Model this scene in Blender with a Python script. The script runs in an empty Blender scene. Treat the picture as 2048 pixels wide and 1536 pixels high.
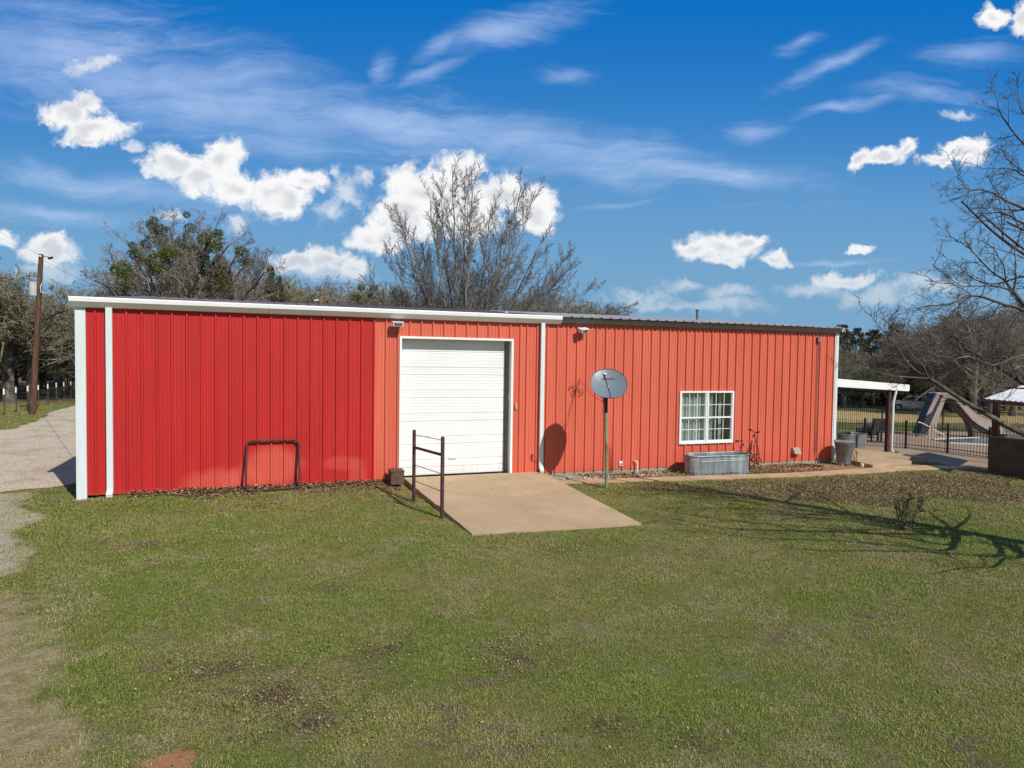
import bpy, math, random
import numpy as np
from mathutils import Vector, Matrix, noise as mnoise
R = math.radians
sc = bpy.context.scene
COL = sc.collection

# ------------------------------------------------------------------ camera
F_PX, PITCH, ROLL, YAW = 1300.0, 0.03575, 0.01444, 0.3490
CAM = Vector((0.0, -16.70, 3.25))
fw = Vector((math.sin(YAW)*math.cos(PITCH), math.cos(YAW)*math.cos(PITCH), -math.sin(PITCH)))
rt0 = Vector((math.cos(YAW), -math.sin(YAW), 0)); up0 = rt0.cross(fw)
rt = rt0*math.cos(ROLL) + up0*math.sin(ROLL)
up = -rt0*math.sin(ROLL) + up0*math.cos(ROLL)
cd = bpy.data.cameras.new('camera'); cam = bpy.data.objects.new('camera', cd); COL.objects.link(cam)
cd.sensor_width = 36; cd.lens = F_PX/2048*36; cd.clip_start = .1; cd.clip_end = 6000
M = Matrix((rt, up, -fw)).transposed().to_4x4(); M.translation = CAM
cam.matrix_world = M
sc.camera = cam

def ray(px, py):
    return fw + rt*((px-1024)/F_PX) - up*((py-768)/F_PX)
def at(px, py, depth):
    """world point seen at photo pixel px,py at a distance along the view axis"""
    return CAM + ray(px, py)*depth

# ------------------------------------------------------------------ light
SUN_AZ, SUN_EL = R(20.5), R(42.3)          # azimuth measured from -Y towards +X
sund = Vector((math.sin(SUN_AZ)*math.cos(SUN_EL), -math.cos(SUN_AZ)*math.cos(SUN_EL), math.sin(SUN_EL)))
ld = bpy.data.lights.new('sun', 'SUN'); ld.energy = 4.2; ld.angle = R(.5); ld.color = (1, .94, .83)
lo = bpy.data.objects.new('sun', ld); COL.objects.link(lo)
lo.rotation_euler = sund.to_track_quat('Z', 'Y').to_euler(); lo.location = (10, -30, 30)
sc.view_settings.view_transform = 'Standard'; sc.view_settings.look = 'None'
sc.view_settings.exposure = 0.15; sc.view_settings.gamma = 1.0
SKY_STRENGTH = .085

def world():
    w = bpy.data.worlds.new('World'); sc.world = w; w.use_nodes = True
    nt = w.node_tree; N = nt.nodes; L = nt.links; N.clear()
    w.cycles.sampling_method = 'NONE'
    def n(t, **k):
        x = N.new(t)
        for a, b in k.items(): setattr(x, a, b)
        return x
    def math_(op, a, b=None, c=None, clamp=False):
        x = n('ShaderNodeMath', operation=op, use_clamp=clamp)
        for i, v in enumerate((a, b, c)):
            if v is None: continue
            if isinstance(v, (int, float)): x.inputs[i].default_value = v
            else: L.new(v, x.inputs[i])
        return x.outputs[0]
    def sstep(v, lo_, hi_, a=0., b=1.):
        x = n('ShaderNodeMapRange', interpolation_type='SMOOTHSTEP')
        L.new(v, x.inputs[0]); x.inputs[1].default_value = lo_; x.inputs[2].default_value = hi_
        x.inputs[3].default_value = a; x.inputs[4].default_value = b
        return x.outputs[0]
    def mix(f, a, b, mode='MIX'):
        x = n('ShaderNodeMix', data_type='RGBA', blend_type=mode)
        if isinstance(f, (int, float)): x.inputs[0].default_value = f
        else: L.new(f, x.inputs[0])
        for i, v in ((6, a), (7, b)):
            if isinstance(v, tuple): x.inputs[i].default_value = (*v, 1)
            else: L.new(v, x.inputs[i])
        return x.outputs[2]
    sky = n('ShaderNodeTexSky', sky_type='NISHITA', sun_disc=False)
    sky.sun_elevation = SUN_EL; sky.sun_rotation = math.pi - SUN_AZ
    sky.altitude = 300; sky.air_density = 1.0; sky.dust_density = .25; sky.ozone_density = 3.0
    tc = n('ShaderNodeTexCoord')
    # gnomonic coordinates about a fixed horizontal world direction (north-east of the yard)
    Fh = Vector((math.sin(YAW), math.cos(YAW), 0)); Rh = Vector((math.cos(YAW), -math.sin(YAW), 0))
    def dot(v):
        x = n('ShaderNodeVectorMath', operation='DOT_PRODUCT'); L.new(tc.outputs['Generated'], x.inputs[0]); x.inputs[1].default_value = v
        return x.outputs['Value']
    dF = dot(Fh); dFc = math_('MAXIMUM', dF, .05)
    u = math_('DIVIDE', dot(Rh), dFc); v = math_('DIVIDE', dot((0, 0, 1)), dFc)
    cmb = n('ShaderNodeCombineXYZ'); L.new(u, cmb.inputs[0]); L.new(v, cmb.inputs[1])
    UV = cmb.outputs[0]
    front = sstep(dF, .05, .2)
    def noise(vec, scale, detail=6, rough=.55, dist=0, dims='3D'):
        x = n('ShaderNodeTexNoise', noise_dimensions=dims); L.new(vec, x.inputs['Vector'])
        x.inputs['Scale'].default_value = scale; x.inputs['Detail'].default_value = detail
        x.inputs['Roughness'].default_value = rough; x.inputs['Distortion'].default_value = dist
        return x
    def uvof(px, py):
        r = ray(px, py); a = r.dot(Fh)
        return r.dot(Rh)/a, r.z/a
    def warp(vec, scale, amt, detail=3):
        nz = noise(vec, scale, detail)
        s = n('ShaderNodeVectorMath', operation='SUBTRACT'); L.new(nz.outputs['Color'], s.inputs[0]); s.inputs[1].default_value = (.5, .5, .5)
        m = n('ShaderNodeVectorMath', operation='SCALE'); L.new(s.outputs[0], m.inputs[0]); m.inputs['Scale'].default_value = amt
        a = n('ShaderNodeVectorMath', operation='ADD'); L.new(vec, a.inputs[0]); L.new(m.outputs[0], a.inputs[1])
        f = n('ShaderNodeVectorMath', operation='MULTIPLY'); L.new(a.outputs[0], f.inputs[0]); f.inputs[1].default_value = (1, 1, 0)
        return f.outputs[0]
    def field(vec, blobs):
        acc = None
        for bl in blobs:
            px, py, a, b = bl[:4]; rot = bl[4] if len(bl) > 4 else 0
            bias = bl[5] if len(bl) > 5 else 0
            uu, vv = uvof(px, py)
            if acc is None: src = vec
            else:           # chained on purpose: keeps the evaluation sequential and its memory small
                ch = n('ShaderNodeVectorMath', operation='MULTIPLY_ADD'); L.new(acc, ch.inputs[0]); ch.inputs[1].default_value = (1e-7, 1e-7, 0); L.new(vec, ch.inputs[2]); src = ch.outputs[0]
            m = n('ShaderNodeMapping', vector_type='TEXTURE'); L.new(src, m.inputs[0])
            m.inputs['Location'].default_value = (uu, vv, 0); m.inputs['Rotation'].default_value = (0, 0, -R(rot))
            m.inputs['Scale'].default_value = (a/F_PX, b/F_PX, 1)
            ln = n('ShaderNodeVectorMath', operation='LENGTH'); L.new(m.outputs[0], ln.inputs[0])
            o = ln.outputs['Value']
            if bias: o = math_('ADD', o, bias)
            acc = o if acc is None else math_('MINIMUM', acc, o)
        return acc
    cumulus = [(140,228,52,32),(188,262,66,30,-8),(168,205,36,26),(176,284,36,17),(262,287,20,11,20,.25),
        (345,328,66,32,5),(442,325,50,40),(470,370,62,34),(400,362,54,26),(545,382,52,42),(575,400,44,34),(610,362,46,28,0,.1),(690,385,36,30,0,.2),
        (660,425,30,24,0,.2),(732,356,16,16,30,.3),(672,345,14,14,0,.3),
        (850,385,86,50),(925,342,46,30),(815,432,84,48),(738,475,44,22),(1000,392,62,40),(1070,425,44,44),(930,425,90,50),(770,470,50,30),
        (648,520,48,30),(600,525,58,24),(705,530,48,20),(640,545,100,16,0,.2),
        (92,495,52,32),(110,510,50,26),(100,540,60,20,0,.3),(8,470,30,18),
        (1445,497,80,28),(1388,502,40,18),(1492,485,42,20),(1450,522,44,12),(1553,522,26,11),
        (1722,318,26,20,-40),(1770,305,50,16,-8),(1815,298,30,20,-20,.1),(1930,305,52,28,-10),(1885,322,56,15,-10,.1),
        (1984,32,34,24,0,.05),(2042,32,30,32),
        (1282,592,56,14,0,.2),(1460,582,50,14,0,.2),(1300,605,90,12,0,.35),(1440,605,90,14,0,.35),(1690,557,90,18,-8,.15),(1620,578,70,16,0,.2),(1750,592,110,20,0,.35),
        (1720,498,26,10,-15,.15),(1376,568,40,12,0,.3),(1915,228,30,10,0,.35),(350,430,28,12,0,.4),(470,452,28,20,0,.35),(190,130,50,12,-10,.4),(1860,570,70,24,0,.3)]
    wv = warp(UV, 22, .05, 4)
    faint = [c for c in cumulus if len(c) > 5 and c[5] >= .2]; cumulus = [c for c in cumulus if not (len(c) > 5 and c[5] >= .2)]
    d = field(wv, cumulus)
    df = field(wv, [(*c[:5], 0) for c in faint])
    n1 = noise(wv, 30, 8, .66)
    nn = math_('MULTIPLY', math_('SUBTRACT', n1.outputs[0], .5), 2.1)
    cmask = math_('MULTIPLY', sstep(math_('ADD', d, nn), 1.28, .58), front)
    fmask = math_('MULTIPLY', math_('MULTIPLY', sstep(math_('ADD', df, math_('MULTIPLY', nn, 1.3)), 1.35, .2), front), .62)
    cmask = math_('MAXIMUM', cmask, fmask)
    # cloud shading: soft grey cores and bases, brilliant rims
    off = n('ShaderNodeVectorMath', operation='ADD'); L.new(UV, off.inputs[0]); off.inputs[1].default_value = (-.004, .012, 0)
    n2 = noise(off.outputs[0], 11, 3, .5)
    core = sstep(math_('ADD', d, math_('MULTIPLY', math_('SUBTRACT', n2.outputs[0], .5), 1.7)), .60, .0)
    low = sstep(v, .22, .02)
    bright = mix(low, (.86, .86, .86), (.58, .64, .70))
    grey = mix(low, (.47, .50, .57), (.38, .46, .56))
    ccol = mix(math_('MULTIPLY', core, .62), bright, grey)
    cirrus = [(120,110,330,90,8,.05),(420,190,420,70,10,0),(760,245,330,42,9,0),(1080,290,360,40,9,0),(1350,338,260,24,4,.05),
        (1020,62,140,30,-16,.1),(880,95,70,18,-30,.3),(860,148,80,12,-22,.3),(765,130,36,22,-50,.35),(1140,148,70,18,-6,.3),(1660,130,120,16,-22,.25),(1600,82,60,14,-15,.4),
        (1510,255,62,16,-8,.1),(1690,215,160,12,-10,.4),(230,375,300,24,9,.15),(80,420,260,20,5,.35),(1480,345,140,12,4,.2),(1230,415,110,8,-10,.4),(1660,523,150,6,-4,.4),(1950,120,130,26,-5,.5),(1850,190,140,24,5,.45)]
    wc = warp(UV, 5, .06, 3)
    dc = field(wc, [(c[0], c[1], c[2]*1.05, c[3]*1.25, *c[4:]) for c in cirrus])
    st = n('ShaderNodeMapping'); L.new(wc, st.inputs[0]); st.inputs['Rotation'].default_value = (0, 0, R(9)); st.inputs['Scale'].default_value = (3.2, 17, 1)
    n3 = noise(st.outputs[0], 1.8, 8, .68, .7)
    n4 = noise(UV, 7, 5, .5)
    cd_ = math_('ADD', dc, math_('MULTIPLY', math_('SUBTRACT', n3.outputs[0], .5), 2.3))
    ci = math_('MULTIPLY', math_('MULTIPLY', sstep(cd_, 1.55, -.25), sstep(n4.outputs[0], .25, .7, .55, 1.)), front)
    # haze near the horizon
    hz = sstep(v, .40, .0)
    hs = n('ShaderNodeHueSaturation'); L.new(sky.outputs[0], hs.inputs['Color']); hs.inputs['Hue'].default_value = .497
    hs.inputs['Saturation'].default_value = 1.3; hs.inputs['Value'].default_value = 1.0
    skyc = n('ShaderNodeVectorMath', operation='SCALE'); L.new(hs.outputs[0], skyc.inputs[0]); skyc.inputs['Scale'].default_value = SKY_STRENGTH
    gm = n('ShaderNodeGamma'); L.new(skyc.outputs[0], gm.inputs[0]); gm.inputs[1].default_value = 1.0
    el = sstep(v, .05, .58)
    deep = mix(el, (.105, .325, .62), (.0, .150, .51))
    behind = mix(.5, gm.outputs[0], (.28, .31, .33))       # grey veil added to the out-of-view sky to cut blue fill light
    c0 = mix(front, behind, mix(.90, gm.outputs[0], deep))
    c1 = mix(math_('MULTIPLY', hz, .88), c0, (.19, .355, .52))
    c2 = mix(math_('MULTIPLY', ci, .72), c1, (.47, .60, .86))
    cmk = math_('MULTIPLY', cmask, math_('SUBTRACT', 1.0, math_('MULTIPLY', low, .35)))
    c3 = mix(cmk, c2, ccol)
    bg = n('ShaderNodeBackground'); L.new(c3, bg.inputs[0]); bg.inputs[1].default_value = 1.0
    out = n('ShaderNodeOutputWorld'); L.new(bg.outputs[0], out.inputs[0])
world()

# ------------------------------------------------------------------ helpers
def tag(o, label=None, cat=None, group=None, kind=None):
    if label: o['label'] = label
    if cat: o['category'] = cat
    if group: o['group'] = group
    if kind: o['kind'] = kind
    return o
def thing(name, label, cat, loc=(0, 0, 0), rz=0, group=None):
    o = bpy.data.objects.new(name, None); COL.objects.link(o); o.empty_display_size = .2
    o.location = loc; o.rotation_euler = (0, 0, rz)
    return tag(o, label, cat, group)

class MB:
    """collects shapes; build() links them as one mesh object"""
    def __init__(s): s.v = []; s.f = []
    def add(s, vs, fs):
        b = len(s.v); s.v += [tuple(p) for p in vs]; s.f += [tuple(b+i for i in f) for f in fs]; return s
    def box(s, x0, x1, y0, y1, z0, z1):
        return s.add([(x0,y0,z0),(x1,y0,z0),(x1,y1,z0),(x0,y1,z0),(x0,y0,z1),(x1,y0,z1),(x1,y1,z1),(x0,y1,z1)],
                     [(0,3,2,1),(4,5,6,7),(0,1,5,4),(1,2,6,5),(2,3,7,6),(3,0,4,7)])
    def prism(s, poly, axis, a, b):
        """poly: 2D points; axis x: poly=(y,z); axis y: poly=(x,z); axis z: poly=(x,y)"""
        def m(p, t): return {'x': (t, p[0], p[1]), 'y': (p[0], t, p[1]), 'z': (p[0], p[1], t)}[axis]
        k = len(poly); vs = [m(p, a) for p in poly]+[m(p, b) for p in poly]
        fs = [tuple(range(k))[::-1], tuple(range(k, 2*k))]+[(i, (i+1) % k, k+(i+1) % k, k+i) for i in range(k)]
        return s.add(vs, fs)
    def tube(s, pts, r, k=8, caps=True, closed=False):
        pts = [Vector(p) for p in pts]; n = len(pts)
        rs = r if hasattr(r, '__len__') else [r]*n
        vs = []; prev = None
        for i, p in enumerate(pts):
            if closed: t = pts[(i+1) % n]-pts[i-1]
            else: t = pts[min(i+1, n-1)]-pts[max(i-1, 0)]
            t.normalize()
            if prev is None:
                a = Vector((0, 0, 1)) if abs(t.z) < .9 else Vector((1, 0, 0))
                u = t.cross(a).normalized()
            else:
                u = (prev - t*prev.dot(t)); u = u.normalized() if u.length > 1e-6 else t.orthogonal().normalized()
            prev = u; w = t.cross(u)
            for j in range(k):
                an = 2*math.pi*j/k; vs.append(p+(u*math.cos(an)+w*math.sin(an))*rs[i])
        fs = [(i*k+j, i*k+(j+1) % k, (i+1)*k+(j+1) % k, (i+1)*k+j) for i in range(n-1) for j in range(k)]
        if closed: fs += [((n-1)*k+j, (n-1)*k+(j+1) % k, (j+1) % k, j) for j in range(k)]
        elif caps: fs += [tuple(range(k))[::-1], tuple(range((n-1)*k, n*k))]
        return s.add(vs, fs)
    def lathe(s, prof, k=24, c=(0, 0), sx=1, sy=1, cap0=False, cap1=False):
        vs = [(c[0]+r*sx*math.cos(2*math.pi*j/k), c[1]+r*sy*math.sin(2*math.pi*j/k), z) for r, z in prof for j in range(k)]
        n = len(prof)
        fs = [(i*k+j, i*k+(j+1) % k, (i+1)*k+(j+1) % k, (i+1)*k+j) for i in range(n-1) for j in range(k)]
        if cap0: fs.append(tuple(range(k))[::-1])
        if cap1: fs.append(tuple(range((n-1)*k, n*k)))
        return s.add(vs, fs)
    def build(s, name, mat, parent=None, smooth=False, bevel=0, loc=None):
        me = bpy.data.meshes.new(name); me.from_pydata([tuple(v) for v in s.v], [], s.f); me.validate(); me.update()
        if mat: me.materials.append(mat)
        if smooth:
            me.polygons.foreach_set('use_smooth', [True]*len(me.polygons))
            try: me.set_sharp_from_angle(angle=R(40))
            except Exception: pass
        o = bpy.data.objects.new(name, me); COL.objects.link(o)
        if parent: o.parent = parent
        if loc: o.location = loc
        if bevel:
            b = o.modifiers.new('bevel', 'BEVEL'); b.width = bevel; b.segments = 2; b.limit_method = 'ANGLE'
        return o
def copy_tree(o, parent=None):
    c = o.copy(); COL.objects.link(c); c.parent = parent
    for ch in list(o.children): copy_tree(ch, c)
    return c

# ------------------------------------------------------------------ materials
def mat(name, c1, c2=None, scale=5, rough=.7, metal=0, bump=0, bscale=None, detail=5, coord='Object', stretch=(1, 1, 1), c3=None, s3=1., spec=.5, lo=.35, hi=.65, bdist=.01):
    m = bpy.data.materials.new(name); m.use_nodes = True; nt = m.node_tree; N = nt.nodes; L = nt.links
    b = N['Principled BSDF']; b.inputs['Roughness'].default_value = rough; b.inputs['Metallic'].default_value = metal
    b.inputs['Specular IOR Level'].default_value = spec
    b.inputs['Base Color'].default_value = (*c1, 1)
    tc = N.new('ShaderNodeTexCoord'); mp = N.new('ShaderNodeMapping'); L.new(tc.outputs[coord], mp.inputs[0]); mp.inputs['Scale'].default_value = stretch
    if c2:
        nz = N.new('ShaderNodeTexNoise'); L.new(mp.outputs[0], nz.inputs['Vector']); nz.inputs['Scale'].default_value = scale; nz.inputs['Detail'].default_value = detail; nz.inputs['Roughness'].default_value = .6
        mr = N.new('ShaderNodeMapRange'); L.new(nz.outputs[0], mr.inputs[0]); mr.inputs[1].default_value = lo; mr.inputs[2].default_value = hi
        mx = N.new('ShaderNodeMix'); mx.data_type = 'RGBA'; L.new(mr.outputs[0], mx.inputs[0]); mx.inputs[6].default_value = (*c1, 1); mx.inputs[7].default_value = (*c2, 1)
        last = mx.outputs[2]
        if c3:
            n2 = N.new('ShaderNodeTexNoise'); L.new(mp.outputs[0], n2.inputs['Vector']); n2.inputs['Scale'].default_value = s3; n2.inputs['Detail'].default_value = 4
            r2 = N.new('ShaderNodeMapRange'); L.new(n2.outputs[0], r2.inputs[0]); r2.inputs[1].default_value = .5; r2.inputs[2].default_value = .68
            m2 = N.new('ShaderNodeMix'); m2.data_type = 'RGBA'; L.new(r2.outputs[0], m2.inputs[0]); L.new(last, m2.inputs[6]); m2.inputs[7].default_value = (*c3, 1)
            last = m2.outputs[2]
        L.new(last, b.inputs['Base Color'])
    if bump:
        nb = N.new('ShaderNodeTexNoise'); L.new(mp.outputs[0], nb.inputs['Vector']); nb.inputs['Scale'].default_value = bscale or scale*4; nb.inputs['Detail'].default_value = 5
        bp = N.new('ShaderNodeBump'); L.new(nb.outputs[0], bp.inputs['Height']); bp.inputs['Strength'].default_value = bump; bp.inputs['Distance'].default_value = bdist
        L.new(bp.outputs[0], b.inputs['Normal'])
    return m
MT = {
 'white': mat('white_paint', (.82,.84,.86), (.76,.78,.79), 1.2, .42, bump=.05, bscale=6),
 'trim': mat('white_trim_dull', (.66,.745,.78), (.60,.67,.69), 1.5, .45, stretch=(6,6,.6)),
 'door': mat('door_white', (.79,.82,.85), (.73,.75,.76), .7, .45, stretch=(1,1,2.5)),
 'fascia': mat('grey_fascia', (.36,.34,.31), (.30,.28,.26), 3, .6),
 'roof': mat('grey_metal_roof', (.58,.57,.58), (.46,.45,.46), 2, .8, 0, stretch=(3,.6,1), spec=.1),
 'concrete': mat('concrete', (.47,.35,.22), (.39,.28,.17), 1.1, .9, bump=.25, bscale=60, c3=(.40,.285,.18), s3=.6, detail=8),
 'foundation': mat('foundation_concrete', (.40,.34,.26), (.25,.21,.155), 4, .95, bump=.5, bscale=30, detail=8),
 'path': mat('path_concrete', (.52,.35,.215), (.42,.27,.16), 1.6, .92, bump=.3, bscale=50, detail=8, c3=(.36,.27,.18), s3=.8),
 'deck': mat('aggregate_deck', (.34,.235,.155), (.23,.155,.10), 30, .9, bump=.4, bscale=80, c3=(.36,.25,.17), s3=.6),
 'galv': mat('galvanised', (.27,.325,.365), (.17,.215,.25), 4, .42, .35, stretch=(2,2,.3), bump=.08, bscale=8, c3=(.46,.51,.53), s3=2.2, detail=7),
 'galv2': mat('galvanised_dull', (.22,.255,.28), (.12,.13,.145), 5, .45, .35, stretch=(1,1,.4), c3=(.30,.24,.18), s3=3, detail=6),
 'rust': mat('rusty_pipe', (.085,.035,.028), (.045,.022,.020), 12, .75, .15, bump=.3, bscale=60, c3=(.12,.055,.035), s3=5),
 'pipe': mat('painted_pipe', (.085,.035,.045), (.050,.022,.028), 8, .5, .1, bump=.15, bscale=40, c3=(.12,.06,.05), s3=4),
 'rustbox': mat('rusty_steel_box', (.13,.075,.05), (.065,.045,.038), 9, .7, .2, bump=.3, bscale=50, c3=(.17,.09,.05), s3=4),
 'black': mat('black_metal', (.012,.013,.014), (.02,.022,.022), 10, .45, .1),
 'iron': mat('green_black_iron', (.010,.020,.020), (.018,.03,.028), 6, .4, .1),
 'dish': mat('dish_grey', (.16,.205,.245), (.14,.18,.215), 2.5, .40, 0, spec=.5),
 'dishback': mat('dish_back', (.10,.11,.12), (.08,.09,.10), 3, .5),
 'greenpole': mat('green_painted_pole', (.20,.33,.19), (.15,.20,.10), 6, .65, .05, stretch=(1,1,.5), c3=(.16,.09,.05), s3=6, bump=.2, bscale=40),
 'pole': mat('creosote_pole', (.10,.045,.028), (.055,.028,.02), 3, .85, stretch=(8,8,.6), bump=.5, bscale=20, c3=(.16,.09,.05), s3=2),
 'pvc': mat('pvc_white', (.75,.72,.66), (.62,.56,.47), 6, .5),
 'yellow': mat('yellow_box', (.60,.38,.12), (.50,.30,.10), 8, .6),
 'bark': mat('bark', (.115,.10,.088), (.05,.043,.038), 6, .95, stretch=(3,3,.7), bump=.6, bscale=18, c3=(.19,.175,.155), s3=3),
 'twig': mat('twig', (.27,.23,.195), (.17,.14,.12), 1.5, .9),
 'twig2': mat('twig_olive', (.25,.235,.15), (.17,.16,.10), .7, .9, c3=(.28,.25,.14), s3=.4),
 'barkpale': mat('pale_bark', (.27,.245,.22), (.13,.115,.10), 5, .95, stretch=(3,3,.6), bump=.4, bscale=15),
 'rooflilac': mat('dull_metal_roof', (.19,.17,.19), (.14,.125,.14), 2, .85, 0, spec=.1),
 'twigpale': mat('pale_twig', (.21,.19,.18), (.13,.118,.115), 1.5, .9),
 'mistletoe': mat('mistletoe_leaves', (.045,.075,.014), (.095,.105,.018), 2.5, .8, c3=(.14,.115,.016), s3=1.2),
 'cedar': mat('cedar_foliage', (.025,.045,.012), (.045,.065,.02), 1.5, .85, c3=(.06,.07,.02), s3=.8),
 'cedarbrown': mat('cedar_brown', (.075,.055,.03), (.05,.05,.02), 1.5, .85),
 'brick': None,
 'slide': mat('slide_tan', (.34,.27,.235), (.27,.215,.19), 3, .55),
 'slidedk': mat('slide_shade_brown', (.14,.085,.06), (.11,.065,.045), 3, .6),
 'steel': mat('polished_steel', (.65,.62,.60), None, rough=.2, metal=.9),
 'car': mat('car_paint', (.74,.76,.78), (.68,.70,.72), 2, .25, .1),
 'carblk': mat('car_dark_trim', (.02,.02,.022), None, rough=.5),
 'rubber': mat('rubber', (.015,.015,.016), None, rough=.85),
 'rim': mat('alloy_rim', (.45,.46,.47), None, rough=.3, metal=.8),
 'carglass': mat('car_glass', (.012,.016,.02), None, rough=.06, spec=.8),
 'wicker': mat('dark_wicker', (.035,.028,.026), (.018,.015,.014), 20, .8, bump=.6, bscale=60),
 'cushion': mat('dark_cushion', (.06,.05,.05), (.045,.04,.04), 8, .9),
 'transformer': mat('transformer_grey', (.55,.55,.52), (.48,.48,.45), 4, .5),
 'blue': mat('blue_painted_steel', (.05,.08,.20), (.04,.06,.14), 4, .5),
 'brickred': mat('clay_brick', (.24,.115,.075), (.17,.085,.06), 12, .9, bump=.4, bscale=60),
 'orange': mat('bare_red_earth', (.42,.19,.085), (.34,.16,.08), 6, .95, bump=.6, bscale=30),
 'interior': mat('dim_interior', (.10,.10,.10), None, rough=.9),
 'curtain': mat('sheer_curtain', (.72,.76,.74), (.62,.67,.66), 2, .85),
 'lettering': mat('dark_lettering', (.03,.035,.04), None, rough=.6),
 'deadleaf': None, 'grass': None, 'ground': None, 'gravel': None,
}
def nodes_of(m):
    m.use_nodes = True; nt = m.node_tree; return nt, nt.nodes, nt.links, nt.nodes['Principled BSDF']
class NB:
    """small node-building helper"""
    def __init__(s, nt): s.nt = nt; s.N = nt.nodes; s.L = nt.links
    def pos(s): return s.N.new('ShaderNodeNewGeometry').outputs['Position']
    def noise(s, vec, scale, detail=5, rough=.55, dist=0):
        x = s.N.new('ShaderNodeTexNoise'); s.L.new(vec, x.inputs['Vector']); x.inputs['Scale'].default_value = scale
        x.inputs['Detail'].default_value = detail; x.inputs['Roughness'].default_value = rough; x.inputs['Distortion'].default_value = dist
        return x.outputs[0]
    def m(s, op, a, b=0, clamp=False):
        x = s.N.new('ShaderNodeMath'); x.operation = op; x.use_clamp = clamp
        for i, v in enumerate((a, b)):
            if isinstance(v, (int, float)): x.inputs[i].default_value = v
            else: s.L.new(v, x.inputs[i])
        return x.outputs[0]
    def ss(s, v, lo, hi, a=0., b=1.):
        x = s.N.new('ShaderNodeMapRange'); x.interpolation_type = 'SMOOTHSTEP'; s.L.new(v, x.inputs[0])
        for i, q in enumerate((lo, hi, a, b)): x.inputs[i+1].default_value = q
        return x.outputs[0]
    def mix(s, f, a, b):
        x = s.N.new('ShaderNodeMix'); x.data_type = 'RGBA'
        if isinstance(f, (int, float)): x.inputs[0].default_value = f
        else: s.L.new(f, x.inputs[0])
        for i, v in ((6, a), (7, b)):
            if isinstance(v, tuple): x.inputs[i].default_value = (*v, 1)
            else: s.L.new(v, x.inputs[i])
        return x.outputs[2]
    def attr(s, name):
        x = s.N.new('ShaderNodeAttribute'); x.attribute_name = name; return x.outputs['Fac']
    def map(s, vec, scale=(1, 1, 1), loc=(0, 0, 0)):
        x = s.N.new('ShaderNodeMapping'); s.L.new(vec, x.inputs[0]); x.inputs['Scale'].default_value = scale; x.inputs['Location'].default_value = loc; return x.outputs[0]
    def sep(s, vec):
        x = s.N.new('ShaderNodeSeparateXYZ'); s.L.new(vec, x.inputs[0]); return x.outputs
    def bump(s, h, strength, dist):
        x = s.N.new('ShaderNodeBump'); s.L.new(h, x.inputs['Height']); x.inputs['Strength'].default_value = strength; x.inputs['Distance'].default_value = dist; return x.outputs[0]

# ------------------------------------------------------------------ terrain
def gz(x, y):
    t = max(0.0, (x-19.5)*.82+y*.30 if x > 19.5 else 0.0)
    z = -.033*t
    if y > 20: z += -.004*(y-20) if x < 10 else 0
    z = max(z, -2.4)
    d = math.hypot(x, y)
    if d > 150: z += (d-150)*.008
    return z
def rg(px, py, dz=0.0):
    """where the photo ray px,py meets the ground"""
    r = ray(px, py); t = (CAM.z)/max(1e-4, -r.z); lo_, hi_ = 1.0, 400.0
    f = lambda s: (CAM+r*s).z-gz((CAM+r*s).x, (CAM+r*s).y)-dz
    s = 1.0
    while s < 400 and f(s) > 0: s *= 1.03
    a, b = s/1.03, s
    for _ in range(40):
        m_ = (a+b)/2
        if f(m_) > 0: a = m_
        else: b = m_
    return CAM+r*a

def poly_sdf(X, Y, poly):
    """signed distance to polygon, negative inside (numpy arrays)"""
    d = np.full(X.shape, 1e9); inside = np.zeros(X.shape, bool); n = len(poly)
    for i in range(n):
        ax, ay = poly[i][:2]; bx, by = poly[(i+1) % n][:2]
        ex, ey = bx-ax, by-ay; wx, wy = X-ax, Y-ay
        t = np.clip((wx*ex+wy*ey)/(ex*ex+ey*ey+1e-12), 0, 1)
        d = np.minimum(d, np.hypot(wx-ex*t, wy-ey*t))
        c = ((ay > Y) != (by > Y)) & (X < (bx-ax)*(Y-ay)/((by-ay) if abs(by-ay) > 1e-9 else 1e-9)+ax)
        inside ^= c
    return np.where(inside, -d, d)
rng = np.random.default_rng(7); random.seed(11)

SLAB = [(3.12, 0.02), (6.98, 0.02), (6.86, -5.50), (3.42, -5.28)]
PATH = [(6.93, -.62), (8.4, -.82), (11.4, -1.12), (14.2, -1.42), (16.2, -1.46), (19.3, -1.30), (21.3, -1.75), (21.0, -2.25), (18.7, -2.0), (14.95, -2.06), (10.3, -1.52), (7.2, -1.08), (6.93, -1.02)]
DRIVE = [(-30, 3.0), (-14, 1.2), (-9.5, .6), (-6.2, 1.3), (-5.0, 2.2), (-4.35, 3.5), (-4.3, 14.2), (-5.4, 22), (-9.3, 33.5), (-12.2, 34.5), (-12.0, 27), (-10.9, 21.2), (-10.6, 16.8), (-13, 14.6), (-17, 13.6), (-30, 12.5)]
def px_poly(l): return [tuple(rg(*p)[:2]) for p in l]
PATCHES = {'dirt': [px_poly([(-160, 1170), (30, 1180), (70, 1260), (120, 1290), (90, 1340), (150, 1400), (120, 1470), (190, 1560), (-200, 1600)])],
           'gravelpatch': [px_poly([(-160, 990), (60, 985), (45, 1015), (110, 1035), (50, 1050), (20, 1075), (70, 1095), (35, 1150), (-160, 1165)])]}
DECK = px_poly([(1660, 866), (1830, 864), (2048, 856), (2250, 850), (2300, 905), (2048, 951), (1975, 942), (1900, 931), (1856, 924), (1773, 912), (1693, 903.5), (1660, 899)])
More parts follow.
